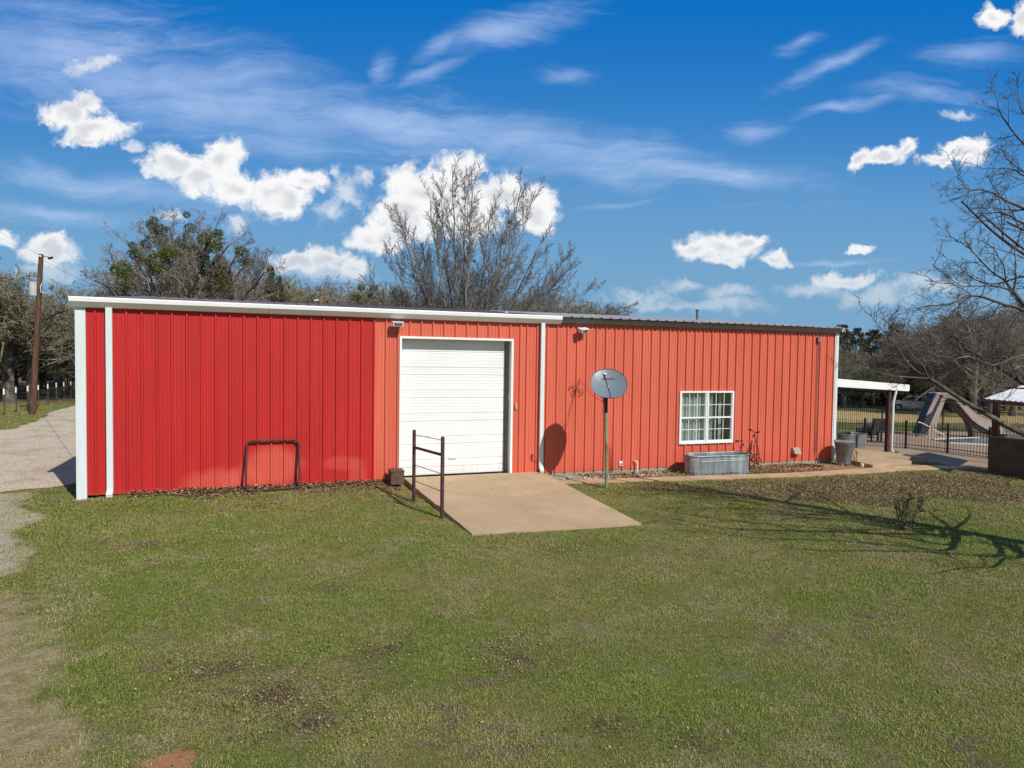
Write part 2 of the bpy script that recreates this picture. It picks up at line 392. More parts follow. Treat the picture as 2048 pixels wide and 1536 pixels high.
CLUST = [(300, 1090, 260, .35), (440, 1340, 420, .40), (560, 1390, 620, .55), (620, 1450, 300, .35), (770, 1300, 240, .35), (1010, 1295, 380, .28), (1040, 1330, 200, .3), (1230, 1450, 140, .3), (330, 1130, 100, .3), (660, 1180, 120, .35), (1400, 1480, 120, .35), (520, 1010, 90, .3), (1130, 1100, 60, .5)]
LEAFZ = [px_poly([(1200, 976), (1290, 970), (1640, 958), (1830, 946), (1960, 948), (2048, 962), (2100, 1000), (1980, 1010), (1900, 1000), (1790, 1012), (1700, 1012), (1600, 1002), (1500, 1000), (1400, 992)])]
SANDZ = [[(14.3, -.02), (17.3, -.02), (17.5, -.6), (18.3, -1.4), (16, -1.5), (14.6, -1.2)]]
POOLGRASS = px_poly([(1660, 844), (1830, 842), (2250, 830), (2250, 852), (1830, 864), (1660, 866)])
GOLD = px_poly([(1640, 814), (1800, 822), (2050, 822), (2300, 822), (2300, 850), (1830, 845), (1640, 845)])
MEADOW = px_poly([(1640, 772), (1800, 772), (2300, 772), (2300, 799), (1800, 800), (1640, 800)])
LEFTBROWN = [(-60, 33), (-13.2, 33), (-12.4, 60), (30, 80), (30, 140), (-140, 140)]

def ground():
    xs = list(np.arange(-18, 26, .25))+list(np.arange(26, 80, 1.0))+list(np.arange(80, 300, 12))+[400, 700, 1500, 3000]
    xs = [-3000, -1500, -700, -400]+list(np.arange(-300, -60, 15))+list(np.arange(-60, -18, 1.5))+xs
    ys = [-400, -100, -40]+list(np.arange(-18, 8, .25))+list(np.arange(8, 90, 1.0))+list(np.arange(90, 300, 12))+[400, 700, 1500, 3000]
    X, Y = np.meshgrid(np.array(xs, float), np.array(ys, float)); nx, ny = len(xs), len(ys)
    Z = np.vectorize(gz)(X, Y)
    mind = np.minimum
    fadeb = np.exp(-np.maximum(0, poly_sdf(X, Y, DECK))/1.2)
    bump = np.array([mnoise.noise(Vector((x*.22, y*.22, 3)))*.035+mnoise.noise(Vector((x*.8, y*.8, 7)))*.012 for x, y in zip(X.ravel(), Y.ravel())]).reshape(X.shape)
    near = np.clip(1-np.hypot(X, Y)/120, 0, 1)
    flat = np.clip(mind(poly_sdf(X, Y, SLAB), mind(poly_sdf(X, Y, PATH), poly_sdf(X, Y, DECK)))/1.5, 0, 1)
    flat = flat*np.clip((np.abs(poly_sdf(X, Y, [(-4.2, 0), (17.6, 0), (17.6, 14), (-4.2, 14)])))/1.2, 0, 1)
    flat = flat*np.clip(poly_sdf(X, Y, DRIVE)/1.5, 0, 1)
    Z = Z+bump*near*flat
    # soil rises a little against the red wall left of the slab
    Z = Z+.13*np.exp(-np.abs(Y-.1)/.7)*np.clip((X+4.6)/1.5, 0, 1)*np.clip((3.15-X)/.5, 0, 1)
    verts = np.stack([X.ravel(), Y.ravel(), Z.ravel()], 1)
    idx = np.arange(nx*ny).reshape(ny, nx)
    faces = np.stack([idx[:-1, :-1].ravel(), idx[:-1, 1:].ravel(), idx[1:, 1:].ravel(), idx[1:, :-1].ravel()], 1)
    me = bpy.data.meshes.new('ground'); me.vertices.add(len(verts)); me.vertices.foreach_set('co', verts.ravel())
    me.loops.add(faces.size); me.loops.foreach_set('vertex_index', faces.ravel().astype(np.int32))
    me.polygons.add(len(faces)); me.polygons.foreach_set('loop_start', (np.arange(len(faces))*4).astype(np.int32))
    me.update(); me.validate(); me.polygons.foreach_set('use_smooth', [True]*len(me.polygons))
    def att(name, arr):
        a = me.attributes.new(name, 'FLOAT', 'POINT'); a.data.foreach_set('value', arr.ravel().astype(np.float32))
    def soft(polys, w):
        d = np.full(X.shape, 1e9)
        for p in polys: d = np.minimum(d, poly_sdf(X, Y, p))
        return np.clip(.5-d/(2*w), 0, 1)
    att('dirt', soft(PATCHES['dirt'], .6)); att('gpatch', soft(PATCHES['gravelpatch'], .35))
    cl = np.zeros(X.shape)
    for a_, b_, n_, q_ in CLUST:
        c_ = rg(a_, b_); cl = np.maximum(cl, .9*np.exp(-(((X-c_.x)/(q_*1.2))**2+((Y-c_.y)/(q_*.8))**2)))
    att('leaf', np.maximum(soft(LEAFZ, .9), cl*.75)); att('sand', np.maximum(soft(SANDZ, .35), soft([[(7, -.9), (17.5, -1.4), (17.5, 0.1), (7, 0.1)]], .2)*.45))
    att('gold', soft([GOLD], 1.2)); att('meadow', soft([MEADOW], 3)); att('field', soft([LEFTBROWN], 2.5))
    m = bpy.data.materials.new('lawn_soil'); nt, N, L, b = nodes_of(m); q = NB(nt); P = q.pos()
    b.inputs['Roughness'].default_value = .95; b.inputs['Specular IOR Level'].default_value = .15
    col = lawn_colour(q, P, .85)
    fine = q.noise(P, 45, 6, .7)
    col = q.mix(q.ss(fine, .35, .7, 0, .55), col, (.055, .050, .022))
    e = q.noise(P, 1.6, 8, .65)
    def m_(name, k=1.0): return q.ss(q.m('ADD', q.attr(name), q.m('MULTIPLY', q.m('SUBTRACT', e, .5), k)), .38, .62)
    fld = q.mix(q.ss(q.noise(q.map(P, (.05, .22, 1)), 1.0, 5), .42, .60), (.20, .13, .075), (.13, .12, .045))
    col = q.mix(m_('field'), col, fld)
    gold = q.mix(q.ss(q.noise(P, .6, 6), .35, .7), (.46, .32, .15), (.33, .27, .11))
    col = q.mix(m_('gold'), col, gold)
    col = q.mix(m_('meadow', .5), col, q.mix(q.ss(q.noise(P, .12, 4), .35, .65), (.16, .19, .04), (.21, .21, .07)))
    col = q.mix(m_('dirt', 1.3), col, q.mix(q.ss(q.noise(P, 6, 6), .35, .7), (.40, .30, .19), (.25, .20, .10)))
    col = q.mix(m_('leaf', .8), col, q.mix(q.ss(q.noise(P, 14, 5, .7), .4, .62), (.115, .072, .045), (.075, .06, .032)))
    col = q.mix(m_('sand', .5), col, q.mix(q.ss(q.noise(P, 9, 6), .4, .65), (.40, .25, .14), (.24, .15, .09)))
    stones = N.new('ShaderNodeTexVoronoi'); L.new(P, stones.inputs['Vector']); stones.inputs['Scale'].default_value = 26
    gr = q.mix(q.ss(stones.outputs['Distance'], .2, .75), q.mix(.5, stones.outputs['Color'], (.50, .45, .38)), (.24, .19, .14))
    gr = q.mix(.82, gr, (.50, .42, .32))
    col = q.mix(m_('gpatch', 1.2), col, gr)
    # two small scars of bare red earth
    for cx, cy, r in ((-.80, -11.05, .22), (2.80, -3.98, .13), (2.78, -.95, .22), (-3.9, -.55, .16)):
        v = N.new('ShaderNodeVectorMath'); v.operation = 'DISTANCE'; L.new(q.map(P, (1, 1, 0)), v.inputs[0]); v.inputs[1].default_value = (cx, cy, 0)
        dd = q.m('ADD', v.outputs['Value'], q.m('MULTIPLY', q.m('SUBTRACT', q.noise(P, 7, 5), .5), r*1.6))
        col = q.mix(q.ss(dd, r*1.1, r*.8), col, (.42, .20, .10))
    L.new(col, b.inputs['Base Color'])
    h = q.m('ADD', q.m('MULTIPLY', fine, .6), q.noise(P, 9, 5))
    L.new(q.bump(h, .9, .05), b.inputs['Normal'])
    me.materials.append(m)
    o = bpy.data.objects.new('ground', me); COL.objects.link(o); tag(o, kind='structure')
    return o
def lawn_colour(q, P, k=1.0):
    """large and small patches of green, olive, straw and brown shared by soil and blades"""
    a = q.noise(P, .33, 5, .6); b_ = q.noise(q.map(P, (1, 1, 1), (40, 9, 0)), .95, 6, .62); c = q.noise(q.map(P, (1, 1, 1), (-17, 31, 0)), 3.6, 6, .68)
    d = q.noise(q.map(P, (1, 1, 1), (5, 77, 0)), .55, 5, .6)
    s = lambda t: tuple(x*k for x in t)
    col = q.mix(q.ss(a, .36, .62), s((.145, .186, .030)), s((.205, .195, .056)))
    col = q.mix(q.ss(q.m('ADD', b_, q.m('MULTIPLY', q.m('SUBTRACT', c, .5), .9)), .46, .74, 0, .75), col, s((.275, .238, .130)))
    col = q.mix(q.ss(q.m('ADD', q.m('MULTIPLY', b_, .7), q.m('MULTIPLY', c, .4)), .50, .36, 0, .8), col, s((.095, .165, .016)))
    col = q.mix(q.ss(q.m('ADD', d, q.m('MULTIPLY', q.m('SUBTRACT', c, .5), .5)), .58, .70, 0, .85), col, s((.165, .125, .078)))
    w = q.noise(q.map(P, (1, 1, 1), (61, -8, 0)), 12, 4, .7)
    col = q.mix(q.ss(w, .60, .74, 0, .55), col, s((.13, .095, .055)))
    return col

def sheet(name, poly, z, mat_, sub=.35, jag=.0, follow=True, kind='structure', thick=None, seed=0):
    """flat irregular sheet from a polygon; follows the ground; thick adds a real edge"""
    pts = []; n = len(poly)
    for i in range(n):
        a = Vector(poly[i][:2]); b = Vector(poly[(i+1) % n][:2]); k = max(1, int((b-a).length/sub))
        nrm = Vector((b.y-a.y, a.x-b.x)).normalized()
        for j in range(k):
            p = a.lerp(b, j/k)
            if jag: p = p+nrm*(mnoise.noise(Vector((p.x*1.3, p.y*1.3, seed)))+.6*mnoise.noise(Vector((p.x*4, p.y*4, seed+5))))*jag
            pts.append(p)
    import bmesh
    bm = bmesh.new(); vs = [bm.verts.new((p.x, p.y, 0)) for p in pts]; es = [bm.edges.new((vs[i], vs[(i+1) % len(vs)])) for i in range(len(vs))]
    bmesh.ops.triangle_fill(bm, edges=es, use_beauty=True, use_dissolve=False)
    if thick:
        r = bmesh.ops.extrude_face_region(bm, geom=bm.faces[:])
        for v in r['geom']:
            if isinstance(v, bmesh.types.BMVert): v.co.z = 1
    bmesh.ops.recalc_face_normals(bm, faces=bm.faces[:])
    for v in bm.verts:
        g = gz(v.co.x, v.co.y) if follow else 0
        if thick: zt = z(v.co.x, v.co.y) if callable(z) else g+z; v.co.z = zt if v.co.z > .5 else zt-thick
        else: v.co.z = g+z
    me = bpy.data.meshes.new(name); bm.to_mesh(me); bm.free()
    if not thick:
        flip = sum(p.normal.z for p in me.polygons) < 0
        if flip: me.flip_normals()
    me.materials.append(mat_); o = bpy.data.objects.new(name, me); COL.objects.link(o); tag(o, kind=kind); return o

G = ground()
gm = bpy.data.materials.new('gravel'); nt, N, L, b = nodes_of(gm); q = NB(nt); P = q.pos()
vo = N.new('ShaderNodeTexVoronoi'); L.new(P, vo.inputs['Vector']); vo.inputs['Scale'].default_value = 22
g1 = q.mix(.60, vo.outputs['Color'], (.62, .51, .38)); g1 = q.mix(.50, g1, (.66, .54, .40))
g1 = q.mix(q.ss(q.noise(P, .7, 6, .6), .45, .68), g1, (.50, .385, .26))
g1 = q.mix(q.ss(q.noise(P, 2.5, 7, .65), .58, .70, 0, .6), g1, (.20, .19, .09))
g1 = q.mix(q.ss(vo.outputs['Distance'], .45, .8, 0, .6), g1, (.14, .115, .09))
L.new(g1, b.inputs['Base Color']); b.inputs['Roughness'].default_value = .95
L.new(q.bump(q.m('ADD', q.m('MULTIPLY', vo.outputs['Distance'], -1.0), q.noise(P, 12, 5)), .8, .03), b.inputs['Normal'])
MT['gravel'] = gm
sheet('driveway', DRIVE, .012, gm, .3, .25, seed=3)
sheet('pool_deck', DECK, .008, MT['deck'], 1.0)
slabz = lambda x, y: .17+max(-5.6, y)*.0235
cs = sheet('concrete_slab', SLAB, slabz, MT['concrete'], .12, .022, thick=.22)
_nt, _N, _L, _b = nodes_of(MT['concrete']); _q = NB(_nt); _P = _q.pos(); _src = _b.inputs['Base Color'].links[0].from_socket; _s = _q.sep(_P)
_w = _q.noise(_q.map(_P, (1, 1, 0)), 1.7, 6, .6)
for _ax, _at, _amp, _wd in ((1, -2.72, .02, .010), (0, 5.55, .55, .006)):     # saw-cut joint and one wandering crack
    _e = _q.m('ABSOLUTE', _q.m('ADD', _q.m('SUBTRACT', _s[_ax], _at), _q.m('MULTIPLY', _q.m('SUBTRACT', _w, .5), _amp)))
    _src = _q.mix(_q.ss(_e, _wd*1.6, _wd*.6, 0, .35 if _ax else .30), _src, (.17, .12, .08))
_src = _q.mix(_q.ss(_q.noise(_q.map(_P, (.9, .25, 0)), 1.2, 7, .65), .56, .72, 0, .42), _src, (.30, .22, .15))
_L.new(_src, _b.inputs['Base Color'])
sheet('walkway', PATH, .035, MT['path'], .4, .02, thick=.06, seed=9)
PORCH = [(17.62, .25), (18.0, -.32), (19.6, -.22), (21.05, -.75), (21.15, .2), (20.95, .85), (20.3, 2.3), (19.9, 3.4), (17.62, 5.0)]
sheet('porch_slab', PORCH, .17, MT['concrete'], .5, 0, thick=.25)
st = sheet('porch_step', [(17.95, -.34), (17.74, -1.40), (19.85, -1.06), (19.75, -.26)], .12, MT['concrete'], .5, 0, thick=.2)
pad = sheet('concrete_pad', [(6.99, -.05), (7.75, -.05), (7.95, -.60), (7.0, -.58)], .07, MT['foundation'], .2, .02, thick=.1)

# ------------------------------------------------------------------ the metal building
def wall_mat(name, base, dark, faded=None):
    m = bpy.data.materials.new(name); nt, N, L, b = nodes_of(m); q = NB(nt); P = q.pos()
    b.inputs['Roughness'].default_value = .42; b.inputs['Specular IOR Level'].default_value = .35
    n1 = q.noise(q.map(P, (3.0, 1, .35)), 1.0, 6, .6)
    col = q.mix(q.ss(n1, .3, .75), base, dark)
    fine = q.noise(P, 120, 3, .8); col = q.mix(q.ss(fine, .35, .75, 0, .22), col, tuple(x*.72 for x in base))
    if faded:
        s = q.sep(P); e = q.m('MULTIPLY', q.m('SUBTRACT', q.noise(q.map(P, (1.2, 1, .8)), 1.4, 6, .65), .5), .9)
        def blob(cx, cz, rx, rz, k):
            dx = q.m('DIVIDE', q.m('SUBTRACT', s[0], cx), rx); dz = q.m('DIVIDE', q.m('SUBTRACT', s[2], cz), rz)
            d = q.m('ADD', q.m('SQRT', q.m('ADD', q.m('MULTIPLY', dx, dx), q.m('MULTIPLY', dz, dz))), e)
            return q.ss(d, 1.15, .55, 0, k)
        for a in ((-.05, .62, .72, .55, .62), (-1.35, .25, .75, .42, .5), (1.6, .62, .62, .20, .32), (1.95, .35, .25, .4, .35), (-.75, .3, .5, .35, .4)):
            col = q.mix(blob(*a), col, faded)
    else:
        s = q.sep(P); w = q.m('MULTIPLY', q.m('SUBTRACT', q.noise(q.map(P, (4, 1, 1)), 1.0, 5), .5), .5)
        col = q.mix(q.ss(q.m('ADD', s[2], w), .75, .05, 0, .45), col, tuple(x*y for x, y in zip(base, (.98, .62, .62))))
    # red dust splashed on the bottom edge
    s2 = q.sep(P)
    col = q.mix(q.ss(q.m('ADD', s2[2], q.m('MULTIPLY', q.noise(P, 8, 5), .12)), .30, .10, 0, .45), col, (.38, .15, .08))
    L.new(col, b.inputs['Base Color'])
    L.new(q.bump(q.noise(q.map(P, (1, 1, .25)), 2.2, 3), .25, .012), b.inputs['Normal'])
    return m
RED = wall_mat('red_painted_steel', (.51, .028, .028), (.43, .024, .025), faded=(.68, .14, .10))
SALMON = wall_mat('faded_salmon_steel', (.675, .152, .096), (.585, .122, .078))

def wall_profile(x0, x1, phase, openings, top, name, mat_, parent, bottom=.12, extra=0):
    """ribbed steel panel wall facing -Y; openings = (xa, xb, za, zb)"""
    P = .3048; bp = {x0: None, x1: None}; pts = []
    def prof(x):
        r = (x-phase+P/2) % P-P/2                     # distance to major rib
        a = abs(r)
        if a < .017: y = -.044
        elif a < .038: y = -.044*(.038-a)/.021
        else:
            y = 0
            for c in (.098, -.098):
                d = abs(r-c)
                y = min(y, -.010*max(0, min(1, (.016-d)/.007)))
            d = abs(a-.1524); y = min(y, -.004*max(0, min(1, (.010-d)/.005)))
        return y
    xs = {x0, x1}
    k0 = int((x0-phase)/P)-1; k1 = int((x1-phase)/P)+2
    for k in range(k0, k1):
        c = phase+k*P
        for d in (-.038, -.017, .017, .038, .082, .089, .107, .114, .1424, .1474, .1574, .1624, -.082, -.089, -.107, -.114):
            if x0 < c+d < x1: xs.add(round(c+d, 5))
    for a, b_, _, _ in openings:
        for v in (a, b_):
            if x0 < v < x1: xs.add(v)
    xs = sorted(xs); mb = MB()
    for a, b_ in zip(xs[:-1], xs[1:]):
        mid = (a+b_)/2; spans = [(bottom, top)]
        for oa, ob, za, zb in openings:
            if oa < mid < ob:
                spans = [(s0, s1) for s0, s1 in ((bottom, za), (zb, top)) if s1-s0 > .001]
        e = 1e-4; ya, yb = prof(a+e), prof(b_-e)
        for s0, s1 in spans:
            mb.add([(a, ya, s0), (b_, yb, s0), (b_, yb, s1), (a, ya, s1)], [(0, 1, 2, 3)])
    return mb.build(name, mat_, parent)

BX0, BX1, BY1, TOP = -4.12, 17.60, 14.0, 4.42
barn = thing('metal_barn', 'long red and salmon ribbed steel barn with a white roll-up door and white gutter', 'barn', (6.7, 0, 0))
barn.matrix_world = Matrix.Translation((6.7, 0, 0))
_real_build = MB.build
def bpart(mb, name, m, parent=None, **k):
    """build in world coordinates, then parent to the barn without moving"""
    par = parent or barn; o = mb.build(name, m, None, **k); o.parent = par
    off = Vector((6.7, 0, 0)); o.matrix_parent_inverse = Matrix.Translation(-off) if par is barn else Matrix.Identity(4)
    if par is not barn:
        # sub-part: same space as its parent mesh (which keeps world coordinates in its data)
        o.matrix_parent_inverse = Matrix.Identity(4)
    return o
DO = (3.04, 6.04, .10, 3.79); WO = (11.50, 13.40, .83, 2.37)
def wpart(*a, **k):
    o = wall_profile(*a, **k); o.parent = barn; o.matrix_parent_inverse = Matrix.Translation((-6.7, 0, 0)); return o
w1 = wpart(-3.94, 2.36, -3.755, [], TOP, 'wall', RED, None); tag(w1, 'deep red ribbed wall of the left bay, faded pink in patches near the ground')
w2 = wpart(2.36, 6.44, -3.755, [DO], TOP, 'wall', SALMON, None); tag(w2, 'salmon ribbed wall around the roll-up door')
w3 = wpart(6.44, 17.46, -3.867, [WO], TOP, 'wall', SALMON, None); tag(w3, 'long salmon ribbed wall with the window')
mb = MB(); mb.box(BX0+.01, BX0+.03, .02, BY1, .05, TOP); mb.prism([(0.02, TOP), (7, TOP+.58), (BY1, TOP)], 'x', BX0+.012, BX0+.028); bpart(mb, 'end_wall', RED)
mb = MB(); mb.box(BX1-.03, BX1-.01, .02, BY1, .05, TOP); mb.prism([(0.02, TOP+.02), (7, TOP+.60), (BY1, TOP+.02)], 'x', BX1-.028, BX1-.012); bpart(mb, 'end_wall', SALMON)
mb = MB(); mb.box(BX0+.02, BX1-.02, BY1-.03, BY1-.01, .05, TOP); bpart(mb, 'rear_wall', SALMON)
mb = MB(); mb.box(3.2, 17.50, .008, .40, -.25, .135); bpart(mb, 'foundation', MT['foundation'])
# corner trims, gutter, downspouts
mb = MB(); mb.box(BX0-.01, -3.93, -.045, .02, .03, TOP-.02); mb.box(BX0-.012, BX0+.012, .0, .2, .03, TOP-.02); o = bpart(mb, 'corner_trim', MT['trim'], bevel=.004)
mb = MB(); mb.box(17.455, 17.50, -.04, .02, .12, TOP); mb.box(17.50, 17.61, -.055, .02, .12, TOP); o = bpart(mb, 'corner_trim', MT['trim'], bevel=.004)
gx0, gx1 = -4.20, 7.46
mb = MB(); mb.prism([(-.03, 4.50), (-.22, 4.507), (-.232, 4.487), (-.222, 4.405), (-.115, 4.290), (-.03, 4.28)], 'x', gx0, gx1)
gut = bpart(mb, 'gutter', MT['white'], bevel=.004); tag(gut, 'white box gutter along the left half of the eave')
for x in (-.15, 2.40, 5.05):
    mb = MB(); mb.prism([(-.12, 4.509), (-.222, 4.511), (-.236, 4.487), (-.225, 4.403), (-.116, 4.286), (-.09, 4.286)], 'x', x, x+.015); bpart(mb, 'gutter_joint', MT['trim'], gut)
def downspout(x, w, zb):
    mb = MB(); mb.box(x-w/2, x+w/2, -.125, -.045, zb+.10, 4.30)
    mb.add([(x-w/2, -.125, zb+.12), (x+w/2, -.125, zb+.12), (x+w/2, -.045, zb+.06), (x-w/2, -.045, zb+.06),
            (x-w/2, -.21, zb+.03), (x+w/2, -.21, zb+.03), (x+w/2, -.19, zb-.05), (x-w/2, -.19, zb-.05)],
           [(0, 1, 5, 4), (1, 2, 6, 5), (2, 3, 7, 6), (3, 0, 4, 7), (4, 5, 6, 7)])
    o = bpart(mb, 'downspout', MT['trim'], bevel=.006)
    return o
tag(downspout(-3.47, .125, .13), 'white downspout beside the left corner'); tag(downspout(6.93, .115, .22), 'white downspout right of the roll-up door')
# roof with real ribs
def roof(x0, x1, name, z0=4.475, y0=-.10, phase=0, parent=None):
    mb = MB(); P = .3048; prof = []
    x = x0; k = math.floor((x0-phase)/P)
    xs = set([x0, x1])
    for i in range(int(k)-1, int((x1-phase)/P)+2):
        c = phase+i*P
        for d in (-.045, -.018, .018, .045):
            if x0 < c+d < x1: xs.add(round(c+d, 4))
    xs = sorted(xs)
    def h(x):
        r = abs((x-phase+P/2) % P-P/2); return .034 if r < .0185 else (.034*(.045-r)/.027 if r < .045 else 0)
    rows = [(y0, z0), (7.0, z0+.66), (BY1+.1, z0)]
    for y, z in rows: prof.append([(x, y, z+h(x)) for x in xs])
    vs = sum(prof, []); n = len(xs)
    fs = [(r*n+i, r*n+i+1, (r+1)*n+i+1, (r+1)*n+i) for r in range(2) for i in range(n-1)]
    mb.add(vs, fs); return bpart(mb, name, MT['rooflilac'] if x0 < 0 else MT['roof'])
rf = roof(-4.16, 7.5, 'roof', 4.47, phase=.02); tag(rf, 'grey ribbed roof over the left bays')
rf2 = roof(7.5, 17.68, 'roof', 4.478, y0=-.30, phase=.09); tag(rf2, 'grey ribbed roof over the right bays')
mb = MB(); mb.prism([(-.045, 4.34), (-.062, 4.34), (-.062, 4.475), (-.045, 4.475)], 'x', 7.46, 17.62); mb.prism([(-.062, 4.34), (-.062, 4.33), (-.02, 4.33), (-.02, 4.34)], 'x', 7.46, 17.62)
bpart(mb, 'eave_trim', MT['fascia'])
mb = MB(); mb.prism([(-.14, 4.47), (7, 5.09), (BY1+.1, 4.47), (BY1+.1, 4.36), (7, 4.98), (-.14, 4.36)], 'x', 17.66, 17.70); mb.tube([(17.70, -.13, 4.49), (17.73, -.15, 4.47), (17.76, -.15, 4.36)], .014, 5); bpart(mb, 'rake_trim', MT['trim'])
mb = MB(); mb.prism([(-.14, 4.50), (7, 5.11), (BY1+.1, 4.50), (BY1+.1, 4.36), (7, 4.98), (-.14, 4.36)], 'x', -4.19, -4.15); bpart(mb, 'rake_trim', MT['trim'])
# roof vents and flue
def on_roof(px, py, y):
    r = ray(px, py); t = (y-CAM.y)/r.y; return CAM+r*t
for px, py, nm in ((1010.5, 627, 'v'), (1182, 634, 'v')):
    p = on_roof(px, py, 3.2); zr = 4.475+.0845*(p.y+.1); mb = MB()
    mb.lathe([(.10, zr-.02), (.10, p.z-.02)], 16, (p.x, p.y)); mb.lathe([(.14, p.z-.06), (.155, p.z-.01), (.13, p.z+.05), (.05, p.z+.075), (.0, p.z+.08)], 16, (p.x, p.y), cap0=True)
    o = bpart(mb, 'roof_vent', MT['galv'], smooth=True)
    tag(o, 'small domed roof vent ' + ('left of the end of the white gutter' if px < 1100 else 'right of the end of the white gutter'))
p = on_roof(1394.5, 622, 4.0); mb = MB(); mb.tube([(p.x, p.y, 4.7), (p.x, p.y, p.z)], .045, 10); mb.tube([(p.x, p.y, p.z), (p.x, p.y, p.z+.05)], .075, 10); bpart(mb, 'flue_pipe', MT['dishback'])
# roll-up door
mb = MB()
mb.box(2.985, 3.045, -.05, .10, .17, 3.84); mb.box(6.035, 6.095, -.05, .10, .17, 3.84); mb.box(3.045, 6.035, -.048, .10, 3.785, 3.84)
bpart(mb, 'door_frame', MT['white'], bevel=.004)
mb = MB(); mb.box(3.02, 3.045, .10, .36, .15, 3.8); mb.box(6.035, 6.06, .10, .36, .15, 3.8); mb.box(3.02, 6.06, .10, .36, 3.79, 3.82); bpart(mb, 'door_jamb', MT['fascia'])
mb = MB(); mb.box(2.98, 6.1, .30, .36, 3.45, 3.9); bpart(mb, 'door_header', MT['trim'])
YD = .24
def zat(py, px=803):
    r = ray(px, py); t = (YD-CAM.y)/r.y; return (CAM+r*t).z
seams = [zat(v) for v in (702.0, 734.2, 749.2, 780.7, 796.3, 827.5, 843.5, 874.5, 890.0, 921.3, 936.4)]
zt, zb_ = 3.80, .185; prof = []; zs = [zb_]
allz = sorted(seams+[zb_, zt])
prof.append((YD, zb_))
for a, b_ in zip(allz[:-1], allz[1:]):
    hgt = b_-a; k = max(1, round(hgt/.078)); prof.append((YD, a+.012))
    for i in range(1, k):
        z = a+hgt*i/k; prof += [(YD, z-.010), (YD+.004, z-.004), (YD+.004, z+.004), (YD, z+.010)]
    if b_ < zt: prof += [(YD, b_-.016), (YD+.016, b_-.010), (YD+.016, b_+.004)]
prof.append((YD, zt))
mb = MB(); vs = [(3.05, y, z) for y, z in prof]+[(5.93, y, z) for y, z in prof]; n = len(prof)
mb.add(vs, [(i, n+i, n+i+1, i+1) for i in range(n-1)]); ddoor = bpart(mb, 'roll_up_door', MT['door'])
_nt, _N, _L, _b = nodes_of(MT['door']); _q = NB(_nt); _P = _q.pos(); _s = _q.sep(_P); _src = _b.inputs['Base Color'].links[0].from_socket
_d = _q.m('ADD', _s[2], _q.m('MULTIPLY', _q.noise(_q.map(_P, (7, 1, 1.2)), 1.0, 6, .65), .9))
_c = _q.mix(_q.ss(_d, 1.05, .35, 0, .38), _src, (.44, .37, .29))
_c = _q.mix(_q.ss(_q.noise(_q.map(_P, (9, 1, .5)), 1.3, 6, .7), .60, .78, 0, .22), _c, (.50, .48, .44)); _L.new(_c, _b.inputs['Base Color'])
mb = MB(); mb.tube([(4.40, YD-.005, .62), (4.40, YD-.05, .62), (4.58, YD-.05, .62), (4.58, YD-.005, .62)], .010, 6); bpart(mb, 'handle', MT['galv'], ddoor)
mb = MB(); mb.box(5.925, 5.965, YD-.03, YD+.03, .17, 3.7); bpart(mb, 'door_track', MT['dishback'], ddoor)
mb = MB(); mb.box(5.965, 6.035, YD-.01, YD+.02, .17, 3.79); bpart(mb, 'side_seal', MT['fascia'], ddoor)
mb = MB(); mb.box(3.06, 5.92, YD-.015, YD+.02, .165, .185); bpart(mb, 'bottom_seal', MT['rubber'], ddoor)
mb = MB(); mb.box(6.03, 6.045, .12, .18, 2.15, 2.32); bpart(mb, 'latch_plate', MT['trim'])
# window
wx0, wx1, wz0, wz1 = 11.46, 13.44, .795, 2.405
mb = MB(); y0, y1 = -.05, .05
mb.box(wx0, wx0+.06, y0, y1, wz0, wz1); mb.box(wx1-.06, wx1, y0, y1, wz0, wz1); mb.box(wx0+.06, wx1-.06, y0, y1, wz1-.05, wz1); mb.box(wx0+.06, wx1-.06, y0-.012, y1, wz0, wz0+.06)
xm = (wx0+wx1)/2; mb.box(xm-.045, xm-.008, y0, y1, wz0+.06, wz1-.05); mb.box(xm+.008, xm+.045, y0, y1, wz0+.06, wz1-.05); mb.box(xm-.008, xm+.008, y0+.03, y1, wz0+.06, wz1-.05)
win = bpart(mb, 'window', MT['white'], bevel=.003)
gl = bpy.data.materials.new('window_glass'); nt, N, L, b = nodes_of(gl); out = N['Material Output']
tr = N.new('ShaderNodeBsdfTransparent'); tr.inputs[0].default_value = (.80, .86, .86, 1); gs = N.new('ShaderNodeBsdfGlossy'); gs.inputs['Roughness'].default_value = .03
mxs = N.new('ShaderNodeMixShader'); mxs.inputs[0].default_value = .24; L.new(tr.outputs[0], mxs.inputs[1]); L.new(gs.outputs[0], mxs.inputs[2]); L.new(mxs.outputs[0], out.inputs[0]); N.remove(b)
for (a, b_) in ((wx0+.06, xm-.045), (xm+.045, wx1-.06)):
    zm = (wz0+wz1)/2-.005
    mb = MB(); mb.box(a, b_, -.035, .03, zm-.022, zm+.022); mb.box(a, a+.022, -.03, .03, wz0+.06, wz1-.05); mb.box(b_-.022, b_, -.03, .03, wz0+.06, wz1-.05); mb.box(a, b_, -.028, .03, wz0+.06, wz0+.10)
    bpart(mb, 'sash', MT['white'], win)
    mb = MB()
    for (s0, s1, yy) in ((zm+.022, wz1-.05, -.012), (wz0+.10, zm-.022, .006)):
        for i in (1, 2): x = a+(b_-a)*i/3; mb.box(x-.008, x+.008, yy-.005, yy+.005, s0, s1)
        z = (s0+s1)/2; mb.box(a+.022, b_-.022, yy-.004, yy+.004, z-.008, z+.008)
    bpart(mb, 'muntins', MT['white'], win)
    for (s0, s1, yy) in ((zm+.022, wz1-.05, -.0), (wz0+.10, zm-.022, .018)):
        mb = MB(); mb.add([(a, yy, s0), (b_, yy, s0), (b_, yy, s1), (a, yy, s1)], [(0, 1, 2, 3)]); bpart(mb, 'pane', gl, win)
